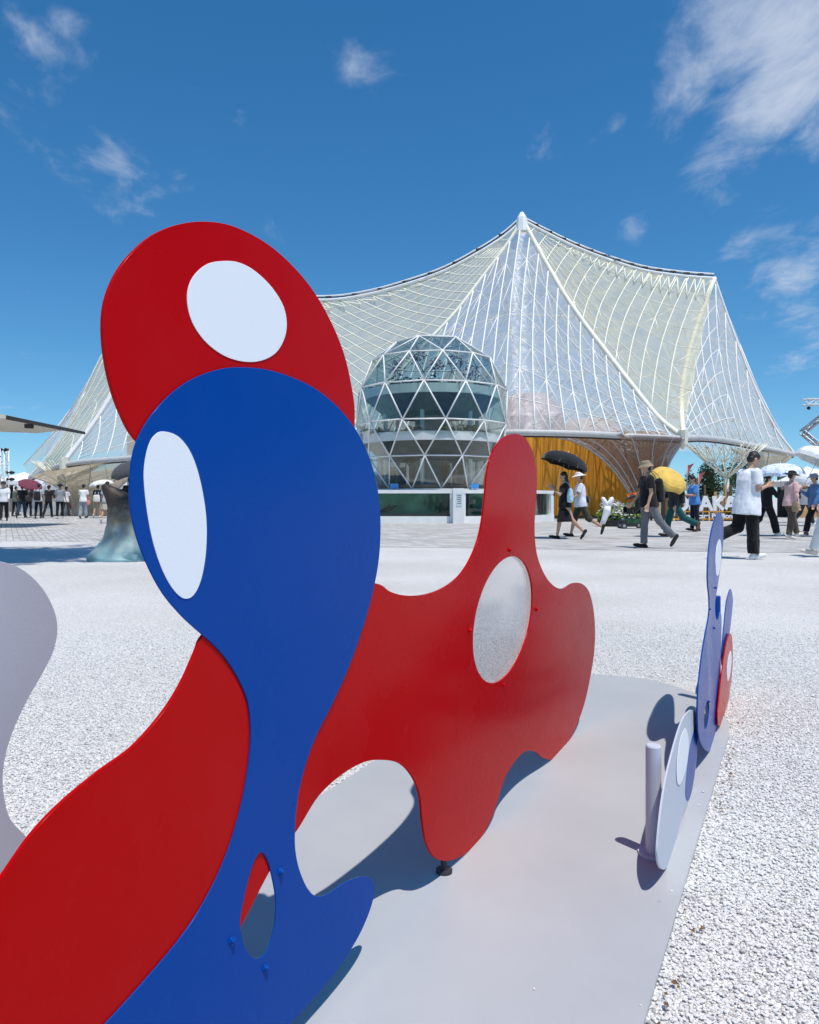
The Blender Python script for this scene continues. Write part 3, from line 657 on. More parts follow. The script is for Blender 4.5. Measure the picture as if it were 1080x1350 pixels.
# golden timber wall under the rim, board by board
for i in range(46):
    u0 = 640 + i * 5.2; d = 39 + .6 * math.sin(i / 46 * math.pi); a = P(u0, 657, d); b = P(u0 + 5.1, 657, d + .02)
    h = P(0, 568, 39).z; c = (a + b) / 2
    MB().box((c.x, c.y + R.uniform(-.012, .012), h / 2 + .06), ((b - a).length - .012, .08, h - .1), 0).build('timber_board', M['wood'], pav)
x0, x1 = P(640, 657, 39.5).x, P(880, 657, 39.5).x
MB().box(((x0 + x1) / 2, 39.2, .05), (x1 - x0, 1.9, .10)).build('wall_plinth', mat('dark_skirting', (.09, .05, .02), .6), pav)
MB().box(((x0 + x1) / 2, 40.4, 2.3), (x1 - x0, .1, 4.4)).build('wall_backing', M['dark'], pav)

# ------------------------------------------------------------------ glazed sphere in front of it
DZ = 33.0; dc = P(570, 657, DZ)
dome = empty('geodesic_dome', (dc.x, dc.y, 0), 0, 'glazed geodesic sphere with white struts and planted floors inside', 'dome')
def zpx(v): return H + (HY - v) / F * DZ
rings = [(645, 70, 12, 0), (605, 89, 12, .5), (562, 100, 12, 0), (516, 98, 12, .5), (477, 79, 12, 0), (452, 47, 6, .0)]
RG = []
for v, r, nn, ph in rings:
    RG.append([Vector((dc.x + r / F * DZ * math.cos(2 * math.pi * (i + ph) / nn + .13), DZ + r / F * DZ * math.sin(2 * math.pi * (i + ph) / nn + .13), zpx(v))) for i in range(nn)])
apex = Vector((dc.x, DZ, zpx(442)))
tris = []; 
for q in range(4):
    a, b = RG[q], RG[q + 1]; st = rings[q][3]
    for i in range(12):
        j = (i + 1) % 12
        if st == 0: tris += [(a[i], a[j], b[i]), (b[i], a[j], b[j])]
        else: tris += [(a[i], a[j], b[j]), (a[i], b[j], b[i])]
a, b = RG[4], RG[5]
for i in range(6):
    j = (i + 1) % 6
    tris += [(a[2 * i], a[2 * i + 1], b[i]), (a[2 * i + 1], b[j], b[i]), (a[2 * i + 1], a[(2 * i + 2) % 12], b[j]), (b[i], b[j], apex)]
edges = {}
cen = Vector((dc.x, DZ, zpx(545)))
for t in tris:
    nrm = (t[1] - t[0]).cross(t[2] - t[0]).normalized(); m_ = (t[0] + t[1] + t[2]) / 3
    if nrm.dot(m_ - cen) < 0: nrm = -nrm
    tilt = Vector((R.gauss(0, .006), R.gauss(0, .006), R.gauss(0, .006)))
    vs = [m_ + (p - m_) * .975 + tilt for p in t]; vs += [p - nrm * .03 for p in vs]
    link('pane', mesh('pane', vs, [(0, 1, 2), (5, 4, 3), (0, 3, 4, 1), (1, 4, 5, 2), (2, 5, 3, 0)]), M['glass'], dome)
    for p, q in ((t[0], t[1]), (t[1], t[2]), (t[2], t[0])):
        k_ = tuple(sorted((tuple(round(x, 3) for x in p), tuple(round(x, 3) for x in q)))); edges[k_] = (p, q)
for p, q in edges.values(): tube('strut', [p, q], .032, M['steel_white'], dome, 6)
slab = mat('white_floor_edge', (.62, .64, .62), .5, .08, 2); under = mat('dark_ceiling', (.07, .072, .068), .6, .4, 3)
for v, r in ((527, 90), (585, 94)):
    c = Vector((dc.x, DZ, zpx(v))); rr = r / F * DZ
    fl = MB().loft([c + Vector((0, 0, -.06)), c + Vector((0, 0, .30))], rr, n=40).build('floor_slab', slab, dome)
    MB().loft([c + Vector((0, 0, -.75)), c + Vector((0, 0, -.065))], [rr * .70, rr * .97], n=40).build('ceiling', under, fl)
    MB().loft([c + Vector((0, 0, .302)), c + Vector((0, 0, .34))], [rr * .95, rr * .95], n=36).build('planting_bed', mat('soil', (.05, .04, .03), .9), fl)
core = MB().loft([(dc.x, DZ, zpx(645)), (dc.x, DZ, zpx(525))], .75, n=20).build('core', mat('grey_core', (.30, .31, .30), .5, .2, 2), dome)
for i in range(6):
    a = i / 6 * 6.28 + .3; x, y = dc.x + 2.1 * math.cos(a), DZ + 2.1 * math.sin(a)
    tube('column', [(x, y, zpx(645)), (x, y, zpx(530))], .09, slab, dome, 10)
MB().loft([(dc.x, DZ, zpx(645)), (dc.x, DZ, zpx(640))], 2.35, n=36).build('ground_floor', mat('brown_floor', (.16, .11, .07), .6, .3, 2), dome)
for i in range(9):                                    # timber exhibition screens on the lowest floor
    a = R.uniform(0, 6.28); rr = R.uniform(1.1, 1.9); h = R.uniform(.7, 1.2)
    MB().box((dc.x + rr * math.cos(a), DZ + rr * math.sin(a), zpx(640) + h / 2), (R.uniform(.2, .7), .06, h), a).build('exhibit_screen', mat('screen_wood', (.36, .22, .10), .6, .3, 3), dome)
def leaf_mesh(name, centres, count, size, rnd, flat=.5):
    b = MB()
    for _ in range(count):
        c, r = rnd.choice(centres)
        q = Vector((rnd.gauss(0, 1), rnd.gauss(0, 1), rnd.gauss(0, 1))); q = q.normalized() * (rnd.random() ** .45)
        p = Vector((c[0] + q.x * r[0], c[1] + q.y * r[1], c[2] + q.z * r[2]))
        a = Vector((rnd.gauss(0, 1), rnd.gauss(0, 1), rnd.gauss(0, flat))).normalized(); d = Vector((rnd.gauss(0, 1), rnd.gauss(0, 1), rnd.gauss(0, 1))); e = a.cross(d).normalized()
        s = size * rnd.uniform(.6, 1.3)
        b.add([p - a * s, p + e * s * .45, p + a * s, p - e * s * .45], [(0, 1, 2, 3)])
    return b
def leafmat(name, col):
    m = mat(name, col, .55, .35, 1.2, spec=.3); b = m.node_tree.nodes['Principled BSDF']
    return m
M['leaf'] = leafmat('green_leaves', (.07, .13, .03)); M['leaf_dark'] = leafmat('dark_leaves', (.035, .07, .025)); M['leaf_bright'] = leafmat('lime_leaves', (.30, .42, .05)); M['leaf_white'] = leafmat('white_petals', (.75, .74, .68)); M['leaf_pink'] = leafmat('mauve_blossom', (.30, .19, .24))
for v, r, m, cnt in ((527, 82, 'leaf_dark', 900), (585, 86, 'leaf', 900)):
    cs = []
    for i in range(26):
        a = R.uniform(0, 6.28); rr = r / F * DZ * R.uniform(.75, .98); cs.append(((dc.x + rr * math.cos(a), DZ + rr * math.sin(a), zpx(v) + .40), (.34, .34, R.uniform(.10, .32))))
    leaf_mesh('floor_planting', cs, cnt, .11, R).build('floor_planting', M[m], dome)
cs = [((dc.x + x, DZ + y, zpx(492) + z), (.45, .4, .42)) for x, y, z in ((-1.5, -.6, .1), (-.7, -1.2, .5), (1.0, -.9, .35), (1.7, .2, 0), (.2, 1.2, .5))]
leaf_mesh('blossom_tree', cs, 420, .09, R).build('blossom_tree', M['leaf_pink'], dome)
# tank plinth under the sphere, white frames with dark glass
tank = empty('tank_plinth', (dc.x, 30.3, 0), 0, 'white framed plinth of dark green display tanks under the glass sphere', 'plinth')
ang = [(-9.2, 33.8), (-6.9, 31.6), (-4.2, 30.5), (P(604, 657, 30.4).x, 30.3), (P(604, 657, 30.4).x + 2.9, 31.2), (6.4, 33.6)]
tankin = mat('green_tank_backdrop', (.10, .30, .20), .5, .5, 1.4)
for (ax, ay), (bx, by) in zip(ang, ang[1:]):
    L = math.hypot(bx - ax, by - ay); a = math.atan2(by - ay, bx - ax); cx, cy = (ax + bx) / 2, (ay + by) / 2; nx, ny = math.sin(a), -math.cos(a)
    hT = 1.34
    MB().box((cx - nx * .1, cy - ny * .1, .14), (L, .22, .28), a).build('bottom_rail', M['white_wall'], tank)
    MB().box((cx - nx * .1, cy - ny * .1, hT - .07), (L, .24, .14), a).build('top_rail', M['white_wall'], tank)
    for s in (-1, 1):
        MB().box((cx + s * math.cos(a) * (L / 2 - .17) - nx * .1, cy + s * math.sin(a) * (L / 2 - .17) - ny * .1, .74), (.30, .2, .92), a).build('upright', M['white_wall'], tank)
    MB().box((cx - nx * .12, cy - ny * .12, .74), (L - .66, .02, .90), a).build('tank_glass', M['glass_dark'], tank)
    MB().box((cx - nx * .95, cy - ny * .95, .74), (L - .9, .05, .94), a).build('tank_backdrop', tankin, tank)
    MB().box((cx - nx * .55, cy - ny * .55, .30), (L - .62, .7, .14), a).build('tank_bed', M['dark'], tank)
    for e in (-1, 1): MB().box((cx + e * math.cos(a) * (L / 2 - .52) - nx * .5, cy + e * math.sin(a) * (L / 2 - .52) - ny * .5, .76), (.36, .6, .9), a).build('tank_cheek', M['dark'], tank)
    b = MB(); c0 = Vector((cx - nx * .5, cy - ny * .5, .42)); tv = Vector((math.cos(a), math.sin(a), 0))
    b.loft([c0 - tv * .2, c0 + tv * .1 + Vector((0, 0, .10)), c0 + tv * .35 + Vector((0, 0, .17)), c0 + tv * .62 + Vector((0, 0, .30))], [.05, .10, .08, .02], n=8)
    b.loft([c0 + tv * .2 + Vector((0, 0, .12)), c0 + tv * .32 + Vector((0, 0, .34))], [.04, .02], n=6); b.build('driftwood', M['dark'], tank)
MB().loft([(dc.x, DZ + .1, 1.30), (dc.x, DZ + .1, 1.40)], 2.6, n=40).build('deck', M['concrete'], tank)
pvs = [(x, y) for x, y in ang] + [(6.4, 37), (-9.2, 37)]
bm = bmesh.new(); f_ = bm.faces.new([bm.verts.new((x, y + .12, 1.345)) for x, y in pvs]); me = bpy.data.meshes.new('deck'); bm.to_mesh(me); bm.free(); link('deck', me, M['concrete'], tank)
xg = P(604, 657, 30.4).x
MB().box((xg, 30.15, .70), (.44, .30, 1.40)).build('corner_pier', M['white_wall'], tank)
np_ = MB().box((xg + .02, 29.99, .95), (.22, .012, .50)).build('notice_plate', mat('pale_notice', (.62, .68, .72), .4), tank)
for r_ in range(5): MB().box((xg + .02, 29.982, 1.12 - r_ * .08), (.16 - .03 * (r_ % 2), .004, .03)).build('notice_line', mat('notice_ink', (.12, .18, .22), .5), np_)
bl = mat('blue_seat_shell', (.06, .28, .62), .4)
for u, wh in ((520, 'beside the white pier, farther one'), (564, 'beside the white pier, nearer one'), (626, 'behind the tall lobe of the red panel')):
    p = P(u, 657, 30.9); b = MB(); b.box((p.x, p.y, 1.50), (.34, .10, .20)); b.box((p.x, p.y, 1.385), (.06, .05, .10)); b.box((p.x, p.y, 1.352), (.26, .16, .02))
    tag(b.build('tabletop_sign', bl), 'small blue sign on the tank plinth ledge ' + wh, 'sign', 'blue signs on the tank ledge')

# ------------------------------------------------------------------ people
import openvdb as vdb
def vox(name, b, voxel, m, parent, iters=4, wrinkle=0.0, seed=0):
    """Fuse overlapping limbs and volumes into one continuous skin."""
    V0 = np.array(b.v, dtype=np.float32); T = []
    for f in b.f:
        for i in range(1, len(f) - 1): T.append((f[0], f[i], f[i + 1]))
    g_ = vdb.FloatGrid.createLevelSetFromPolygons(V0, triangles=np.array(T, dtype=np.uint32), transform=vdb.createLinearTransform(voxelSize=voxel), halfWidth=3.0)
    pts, quads = g_.convertToQuads(isovalue=0.0)
    V = np.array(pts, dtype=np.float64); Q = np.array(quads, dtype=np.int64)
    e = np.concatenate([Q[:, [0, 1]], Q[:, [1, 2]], Q[:, [2, 3]], Q[:, [3, 0]]])
    deg = np.bincount(e.ravel(), minlength=len(V)).astype(float)[:, None]
    for _ in range(iters):
        A = np.zeros_like(V); np.add.at(A, e[:, 0], V[e[:, 1]]); np.add.at(A, e[:, 1], V[e[:, 0]])
        V = V * .5 + .5 * A / np.maximum(deg, 1)
    vol = np.einsum('ij,ij->i', V[Q[:, 0]], np.cross(V[Q[:, 1]], V[Q[:, 2]])).sum()
    if vol < 0: Q = Q[:, ::-1]
    out = bpy.data.meshes.new(name); out.from_pydata(V, [], Q.tolist()); out.update()
    out.polygons.foreach_set('use_smooth', [True] * len(out.polygons))
    if wrinkle:
        NV = np.empty(len(V) * 3); out.vertices.foreach_get('normal', NV); NV = NV.reshape(-1, 3)
        k = np.array([mnoise.noise((x * 9 + seed, y * 9, z * 5)) + .6 * mnoise.noise((x * 20, y * 20 + seed, z * 9)) for x, y, z in V])
        out.vertices.foreach_set('co', (V + NV * (k * wrinkle)[:, None]).ravel()); out.update()
    return link(name, out, m, parent, world=False)
CM = {}
def cloth(col, bump=.25):
    k = ('c',) + tuple(col)
    if k not in CM: CM[k] = mat('cloth', col, .85, .14, 6, bump=bump, bscale=22, spec=.2, sheen=.15)
    return CM[k]
def skinm(col=(.52, .30, .20)):
    k = ('s',) + tuple(col)
    if k not in CM: CM[k] = mat('skin', col, .5, .08, 14, spec=.4)
    return CM[k]
HAIR = mat('black_hair', (.012, .010, .009), .45, .3, 60, bump=.4, bscale=120)
GREYHAIR = mat('grey_hair', (.22, .21, .20), .5, .3, 60)
EYE = mat('eye_dark', (.02, .015, .012), .2)
def rad(a): return math.radians(a)
def person(u, v, hgt, face, label, top=(.8, .8, .8), bottom=(.02, .02, .022), kind='trousers', shoes=(.75, .75, .73), sleeve='short', hem=.47, legs=((24, 8), (-20, 28)),
           arms=((-14, 18, 8), (18, 22, 8)), lean=3, nod=6, hair='short', haircol=None, hat=None, hatcol=(.3, .24, .16), wide=1.0, fat=1.0, group='people walking across the plaza', vx=.012, loc=None, skin=(.52, .30, .20), turn=0):
    s = hgt; root = empty('person', G(u, v) if loc is None else loc, rad(face - 90), label, 'person', group)
    th, sh = .245 * s, .245 * s
    def legpts(a, k, side):
        hip = Vector((side * .055 * s, 0, 0)); a_, b_ = rad(a), rad(a - k)
        kn = hip + Vector((side * .006 * s, th * math.sin(a_), -th * math.cos(a_)))
        an = kn + Vector((0, sh * math.sin(b_), -sh * math.cos(b_)))
        pitch = max(-70, min(12, (a - k) * 1.25 + (8 if a > 0 else 0)))                # heel lifts behind, toe lifts in front
        f = rad(pitch); fwd = Vector((side * .12, math.cos(f), math.sin(f))).normalized(); dn = Vector((0, math.sin(f), -math.cos(f)))
        heel = an - fwd * .028 * s + dn * .026 * s; toe = an + fwd * .105 * s + dn * .030 * s; ball_ = an + fwd * .065 * s + dn * .028 * s
        return hip, kn, an, heel, ball_, toe
    LL = [legpts(*legs[0], 1), legpts(*legs[1], -1)]
    low = min(min(p.z for p in L[3:]) for L in LL) - .020 * s
    up = Vector((0, 0, -low)); LL = [[p + up for p in L] for L in LL]
    pel = up.copy()
    ln = rad(lean); ax = Vector((0, math.sin(ln), math.cos(ln)))
    waist = pel + ax * .10 * s; chest = pel + ax * .22 * s; shl = pel + ax * .295 * s; neck = pel + ax * .325 * s
    hn = rad(lean + nod); hx = Vector((0, math.sin(hn), math.cos(hn))); hd = neck + ax * .03 * s + hx * .062 * s
    AA = []
    for sd, (p, e, ab) in zip((1, -1), arms):
        so = shl + Vector((sd * .105 * s * (1 + .1 * (fat - 1)), 0, -.012 * s)); p_, ab_ = rad(p + lean), rad(ab)
        el = so + Vector((sd * math.sin(ab_), math.sin(p_) * math.cos(ab_), -math.cos(p_) * math.cos(ab_))) * .17 * s
        q_ = rad(p + lean + e); inw = .35 if e > 50 else .0
        wr = el + Vector((sd * (math.sin(ab_) * .5 - inw), math.sin(q_) * .97, -math.cos(q_) * .97)).normalized() * .145 * s
        AA.append((so, el, wr))
    # --- body
    b = MB()
    b.loft([pel - ax * .02 * s, pel + ax * .03 * s, waist, chest - ax * .02 * s, chest + ax * .05 * s, shl + ax * .005 * s], [.075 * s, .088 * s, .074 * s, .085 * s, .094 * s, .045 * s], [.06 * s, .066 * s, .055 * s, .066 * s, .06 * s, .04 * s], n=16)
    b.caps(shl + Vector((-.09 * s, 0, -.014 * s)), shl + Vector((.09 * s, 0, -.014 * s)), .034 * s); b.caps(shl - ax * .01 * s, hd - hx * .02 * s, .034 * s, .031 * s)
    rot = Matrix.Rotation(-hn, 3, 'X')
    if turn: rot = Matrix.Rotation(rad(turn), 3, 'Z') @ rot
    fy = rot @ Vector((0, 1, 0)); fx = rot @ Vector((1, 0, 0)); fz = rot @ Vector((0, 0, 1))
    b.ball(hd + fz * .012 * s, (.044 * s, .053 * s, .054 * s), rot=rot); b.caps(hd + fy * .014 * s - fz * .010 * s, hd + fy * .026 * s - fz * .040 * s, .036 * s, .022 * s)
    b.caps(hd + fy * .050 * s + fz * .006 * s, hd + fy * .060 * s - fz * .012 * s, .006 * s, .010 * s, 8)
    b.caps(hd + fy * .044 * s - fz * .030 * s - fx * .012 * s, hd + fy * .044 * s - fz * .030 * s + fx * .012 * s, .007 * s, n=8)
    for sd in (-1, 1): b.ball(hd + fx * sd * .044 * s - fy * .004 * s - fz * .002 * s, (.008 * s, .014 * s, .020 * s), 8, 6, rot)
    for so, el, wr in AA:
        b.caps(so, el, .030 * s * fat, .024 * s); b.caps(el, wr, .024 * s, .015 * s)
        d = (wr - el).normalized(); sdv = d.cross(Vector((1, 0, 0))); sdv = sdv.normalized() if sdv.length > .1 else Vector((0, 1, 0))
        kn = wr + d * .050 * s
        b.caps(wr + d * .006 * s - sdv * .008 * s, kn - sdv * .013 * s, .012 * s, .010 * s, 8); b.caps(wr + d * .006 * s + sdv * .008 * s, kn + sdv * .013 * s, .012 * s, .010 * s, 8)
        cu = sdv.cross(d).normalized() * (1 if so.x > 0 else -1)
        for i, fl in enumerate((.040, .046, .043, .034)):
            o_ = sdv * (i - 1.5) * .0135 * s; m_ = kn + o_ * 1.05 + d * fl * .55 * s + cu * .006 * s; t_ = m_ + d * fl * .4 * s + cu * .014 * s
            b.caps(kn + o_, m_, .0058 * s, n=6); b.caps(m_, t_, .0055 * s, .0046 * s, 6)
        b.caps(wr + d * .015 * s - sdv * .016 * s, wr + d * .045 * s - sdv * .034 * s + cu * .006 * s, .008 * s, .006 * s, 6)
    for hip, kn, an, heel, bl_, toe in LL:
        b.caps(hip + Vector((0, 0, .01 * s)), kn, .056 * s * fat, .036 * s); b.caps(kn, kn.lerp(an, .35), .036 * s, .034 * s); b.caps(kn.lerp(an, .35), an, .034 * s, .020 * s)
        b.caps(heel, bl_, .018 * s, .017 * s, 8)
    body = vox('body', b, vx * .82, skinm(skin), root, 3)
    for sd in (-1, 1): MB().ball(hd + fx * sd * .018 * s + fy * .047 * s + fz * .008 * s, (.006 * s, .004 * s, .004 * s), 8, 6, rot).build('eye', EYE, body, True, False)
    # --- shoes
    sm_ = cloth(shoes, .05)
    for hip, kn, an, heel, bl_, toe in LL:
        q = MB(); q.caps(heel, bl_, .026 * s, .027 * s, 10); q.caps(bl_, toe, .027 * s, .019 * s, 10); q.caps(an + (heel - an) * .35, heel, .026 * s, .026 * s, 10)
        vox('shoe', q, vx, sm_, root, 3)
    # --- lower garment
    cb = cloth(bottom); q = MB()
    q.loft([pel - ax * .045 * s, pel + ax * .01 * s, waist], [.090 * s, .096 * s, .082 * s], [.076 * s, .076 * s, .064 * s], n=16)
    if kind in ('trousers', 'shorts'):
        for hip, kn, an, heel, bl_, toe in LL:
            q.caps(hip, kn, .062 * s * min(fat, 1.08), .046 * s * wide)
            if kind == 'trousers':
                q.caps(kn, kn.lerp(an, .5), .046 * s * wide, .042 * s * wide); q.loft([kn.lerp(an, .45), kn.lerp(an, .75), kn.lerp(an, .98)], [.042 * s * wide, .040 * s * wide, .040 * s * wide], n=12)
            else: q.caps(kn, kn.lerp(an, .12), .050 * s * wide, .048 * s * wide)
    else:
        hl = {'skirt': .22, 'dress': .26, 'long': .36}[kind]
        bot = pel - Vector((0, 0, hl * s)); sway = (LL[0][1] + LL[1][1]) / 2; bot.y += sway.y * .6
        q.loft([pel - ax * .03 * s, pel.lerp(bot, .5), bot], [.095 * s, .118 * s, .138 * s], [.085 * s, .108 * s, .130 * s], n=20)
    vox('skirt' if kind in ('skirt', 'dress', 'long') else kind, q, vx, cb, root, 3, .006 * s, R.uniform(0, 90))
    # --- upper garment
    ct = cloth(top); q = MB(); hz = pel + ax * ((hem - .52) * s)
    q.loft([hz, hz.lerp(waist, .5), waist, chest - ax * .02 * s, chest + ax * .045 * s, shl + ax * .012 * s], [.118 * s * fat, .114 * s * fat, .102 * s * fat, .103 * s * fat, .106 * s, .050 * s], [.106 * s * fat, .100 * s * fat, .084 * s * fat, .082 * s * fat, .074 * s, .043 * s], n=18)
    q.caps(shl + Vector((-.095 * s, 0, -.016 * s)), shl + Vector((.095 * s, 0, -.016 * s)), .042 * s)
    for so, el, wr in AA:
        if sleeve == 'none': continue
        q.ball(so, .039 * s)
        e1 = so.lerp(el, .72)
        q.loft([so + (so - e1) * .1, so.lerp(e1, .5), e1], [.040 * s * fat, .043 * s * fat, .045 * s * fat], n=12)
        if sleeve == 'long': q.caps(so.lerp(el, .6), el, .038 * s, .034 * s); q.loft([el, el.lerp(wr, .5), wr], [.034 * s, .029 * s, .025 * s], n=10)
    vox('dress_top' if kind == 'dress' else 'shirt', q, vx, ct, root, 3, .005 * s, R.uniform(0, 90))
    # --- hair and hat
    hm = haircol or HAIR
    if hair:
        q = MB(); q.ball(hd + fz * .024 * s - fy * .008 * s, (.051 * s, .056 * s, .050 * s), rot=rot); q.ball(hd - fy * .024 * s - fz * .008 * s, (.045 * s, .036 * s, .044 * s), rot=rot)
        for i in range(22):                               # tufts
            a_ = R.uniform(0, 6.28); e_ = R.uniform(.1, 1.3); dd = fx * math.cos(a_) * math.cos(e_) + fy * math.sin(a_) * math.cos(e_) + fz * math.sin(e_)
            q.ball(hd + fz * .026 * s - fy * .008 * s + dd * .045 * s, .013 * s, 8, 5)
        if hair == 'long': q.caps(hd - fy * .028 * s, hd - fy * .040 * s - fz * .13 * s, .042 * s, .030 * s)
        if hair == 'bun': q.ball(hd - fy * .062 * s + fz * .03 * s, .028 * s)
        vox('hair', q, vx * .8, hm, root, 1)
    if hat:
        hc = cloth(hatcol); q = MB(); c0 = hd + fz * .030 * s
        br = {'bucket': .092, 'sun': .125, 'cap': .058}[hat]; dr = {'bucket': .030, 'sun': .016, 'cap': 0.0}[hat]
        o = bpy.data.objects; vs = []; 
        q.loft([c0 - fz * dr * s, c0 + fz * .004 * s, c0 + fz * .035 * s, c0 + fz * .048 * s], [br * s, .060 * s, .054 * s, .030 * s], [br * 1.05 * s, .064 * s, .058 * s, .034 * s], side=tuple(fx), n=20)
        if hat == 'cap': q.loft([c0 + fy * .05 * s, c0 + fy * .115 * s - fz * .008 * s], [.045 * s, .03 * s], [.006 * s, .006 * s], side=tuple(fx), n=12)
        vox('hat', q, vx * .8, hc, root, 2)
    root['hand'] = [AA[0][2].x, AA[0][2].y, AA[0][2].z]; root['hand2'] = [AA[1][2].x, AA[1][2].y, AA[1][2].z]
    return root
def wpos(root, p): return Matrix.LocRotScale(root.location, root.rotation_euler, (1, 1, 1)) @ Vector(p)
def umbrella(root, hand, apex, label, col, r=.52, toward=0.0, frill=False, pattern=None, rise=.22, group='sun umbrellas', inside=None):
    """canopy of eight gores on ribs and a shaft; the hand of the holder is on the shaft"""
    base = wpos(root, root[hand]); e = empty('umbrella', base, 0, label, 'umbrella', group); tip = P(apex[0], apex[1], base.y + toward); ax_ = tip - base; up = ax_.length - rise * .85
    e.rotation_euler = (ax_.to_track_quat('Z', 'Y') @ Matrix.Rotation(R.uniform(0, .7), 3, 'Z').to_quaternion()).to_euler()
    m = cloth(col, .05) if pattern is None else pattern
    n = 8; vs = []; fs = []; k = 6; ss = 4
    for j in range(k + 1):
        t = j / k; z = up + rise * math.cos(t * 1.42) * 1.0 - rise * .15
        for i in range(n * ss):
            a = 2 * math.pi * i / (n * ss); w = (i % ss) / ss; sag = math.sin(math.pi * w)
            rr = r * math.sin(t * math.pi / 2) ** .9 * (1 - .075 * sag * t); vs.append((rr * math.cos(a), rr * math.sin(a), z + .03 * sag * t * t - (.02 * abs(math.sin(a * 20)) if frill and j == k else 0)))
    N = n * ss
    for j in range(k):
        for i in range(N): fs.append((j * N + i, j * N + (i + 1) % N, (j + 1) * N + (i + 1) % N, (j + 1) * N + i))
    bm = bmesh.new(); bv = [bm.verts.new(v) for v in vs]
    for f in fs: 
        try: bm.faces.new([bv[i] for i in f])
        except ValueError: pass
    bmesh.ops.remove_doubles(bm, verts=bm.verts[:], dist=.0005); bmesh.ops.recalc_face_normals(bm, faces=bm.faces[:])
    bmesh.ops.solidify(bm, geom=bm.faces[:], thickness=.003)
    me = bpy.data.meshes.new('canopy'); bm.to_mesh(me); bm.free(); link('canopy', me, m, e, False)
    zt = up + rise * .85
    MB().loft([(0, 0, -.10), (0, 0, zt + .05)], .006, n=8).build('shaft', M['galv'], e, True, False)
    MB().loft([(0, 0, -.16), (0, 0, -.05), (0, 0, .02)], [.012, .014, .011], n=8).build('handle', M['dark'], e, True, False)
    for i in range(n):
        a = 2 * math.pi * i / n; pts = []
        for j in range(k + 1):
            t = j / k; rr = r * math.sin(t * math.pi / 2) ** .9; pts.append((rr * math.cos(a), rr * math.sin(a), up + rise * math.cos(t * 1.42) - rise * .15 - .008))
        MB().loft(pts, .003, n=5).build('rib', M['galv'], e, True, False)
    return e
def bag(root, p, size, col, label, kind='tote', rz=0.0, cat='bag', strap=True):
    """soft bag hanging against a body; p in the wearer's frame"""
    w, d, h = size; c = wpos(root, p); e = empty(kind, c, root.rotation_euler.z + rz, label, cat)
    q = MB(); q.loft([(0, 0, -h / 2), (0, 0, -h * .42), (0, 0, 0), (0, 0, h * .38), (0, 0, h / 2)], [w * .40, w * .5, w * .52, w * .46, w * .36], [d * .4, d * .5, d * .5, d * .36, d * .2], n=16)
    vox('bag_body', q, .014, cloth(col), e, 3, .006, R.uniform(0, 50))
    if strap:
        for sx in (-1, 1):
            pts = [(sx * w * .3, 0, h * .45), (sx * w * .26, d * .2, h * .45 + .10), (sx * w * .22, d * .6, h * .45 + .16), (sx * w * .22, d * 1.2, h * .45 + .13)]
            MB().loft(pts, .012, .005, n=8).build('strap', cloth(tuple(c_ * .8 for c_ in col)), e, True, False)
    return e

# --- by the right edge: young man with a phone
boy = person(985, 737, 1.74, 12, 'young man in oversized white tee and wide black trousers looking down at his phone', top=(.78, .79, .82), bottom=(.008, .008, .009), wide=1.35, hem=.40, fat=1.18, legs=((4, 2), (-14, 52)), arms=((-6, 108, 6), (-2, 114, 4)), lean=5, nod=30, vx=.010)
hp = wpos(boy, Vector(boy['hand2']) + Vector((0.02, .09, .02))); ph = MB().box((0, 0, 0), (.075, .010, .15)); 
pho = empty('phone', hp, boy.rotation_euler.z, 'green phone held by the young man in white tee', 'phone'); pho.rotation_euler = (rad(-35), 0, boy.rotation_euler.z)
ph.build('phone_case', mat('mint_case', (.20, .55, .40), .35), pho, False, False); MB().box((0, -.0062, 0), (.066, .002, .138)).build('screen', mat('phone_glass', (.02, .02, .025), .08), pho, False, False)
# --- couple under the black umbrella
wom = person(745, 711, 1.62, 176, 'woman in black dress with pale blue shoulder bag under the black umbrella', top=(.012, .012, .014), bottom=(.010, .010, .012), kind='dress', shoes=(.02, .02, .02), legs=((16, 6), (-22, 22)), arms=((8, 128, 6), (30, 100, 14)), hair='long', lean=2, vx=.011)
umbrella(wom, 'hand', (749, 597), 'black folding umbrella over the couple by the timber wall', (.012, .014, .017), .60, 0, rise=.40)
bag(wom, (-.14, -.10, 1.08), (.34, .16, .36), (.42, .66, .74), 'pale blue soft bag on the back of the woman in black dress', 'shoulder_bag')
man = person(766, 708, 1.66, 178, 'man in white shirt, dark shorts and pale sun hat beside the woman in black', top=(.74, .76, .82), bottom=(.045, .05, .035), kind='shorts', shoes=(.02, .02, .022), legs=((20, 6), (-24, 34)), arms=((-20, 20, 10), (20, 40, 10)), hat='sun', hatcol=(.72, .70, .66), vx=.011, wide=1.1)
bag(man, (-.02, -.15, .98), (.30, .12, .18), (.018, .022, .04), 'navy waist bag on the man in white shirt', 'waist_bag', strap=False)
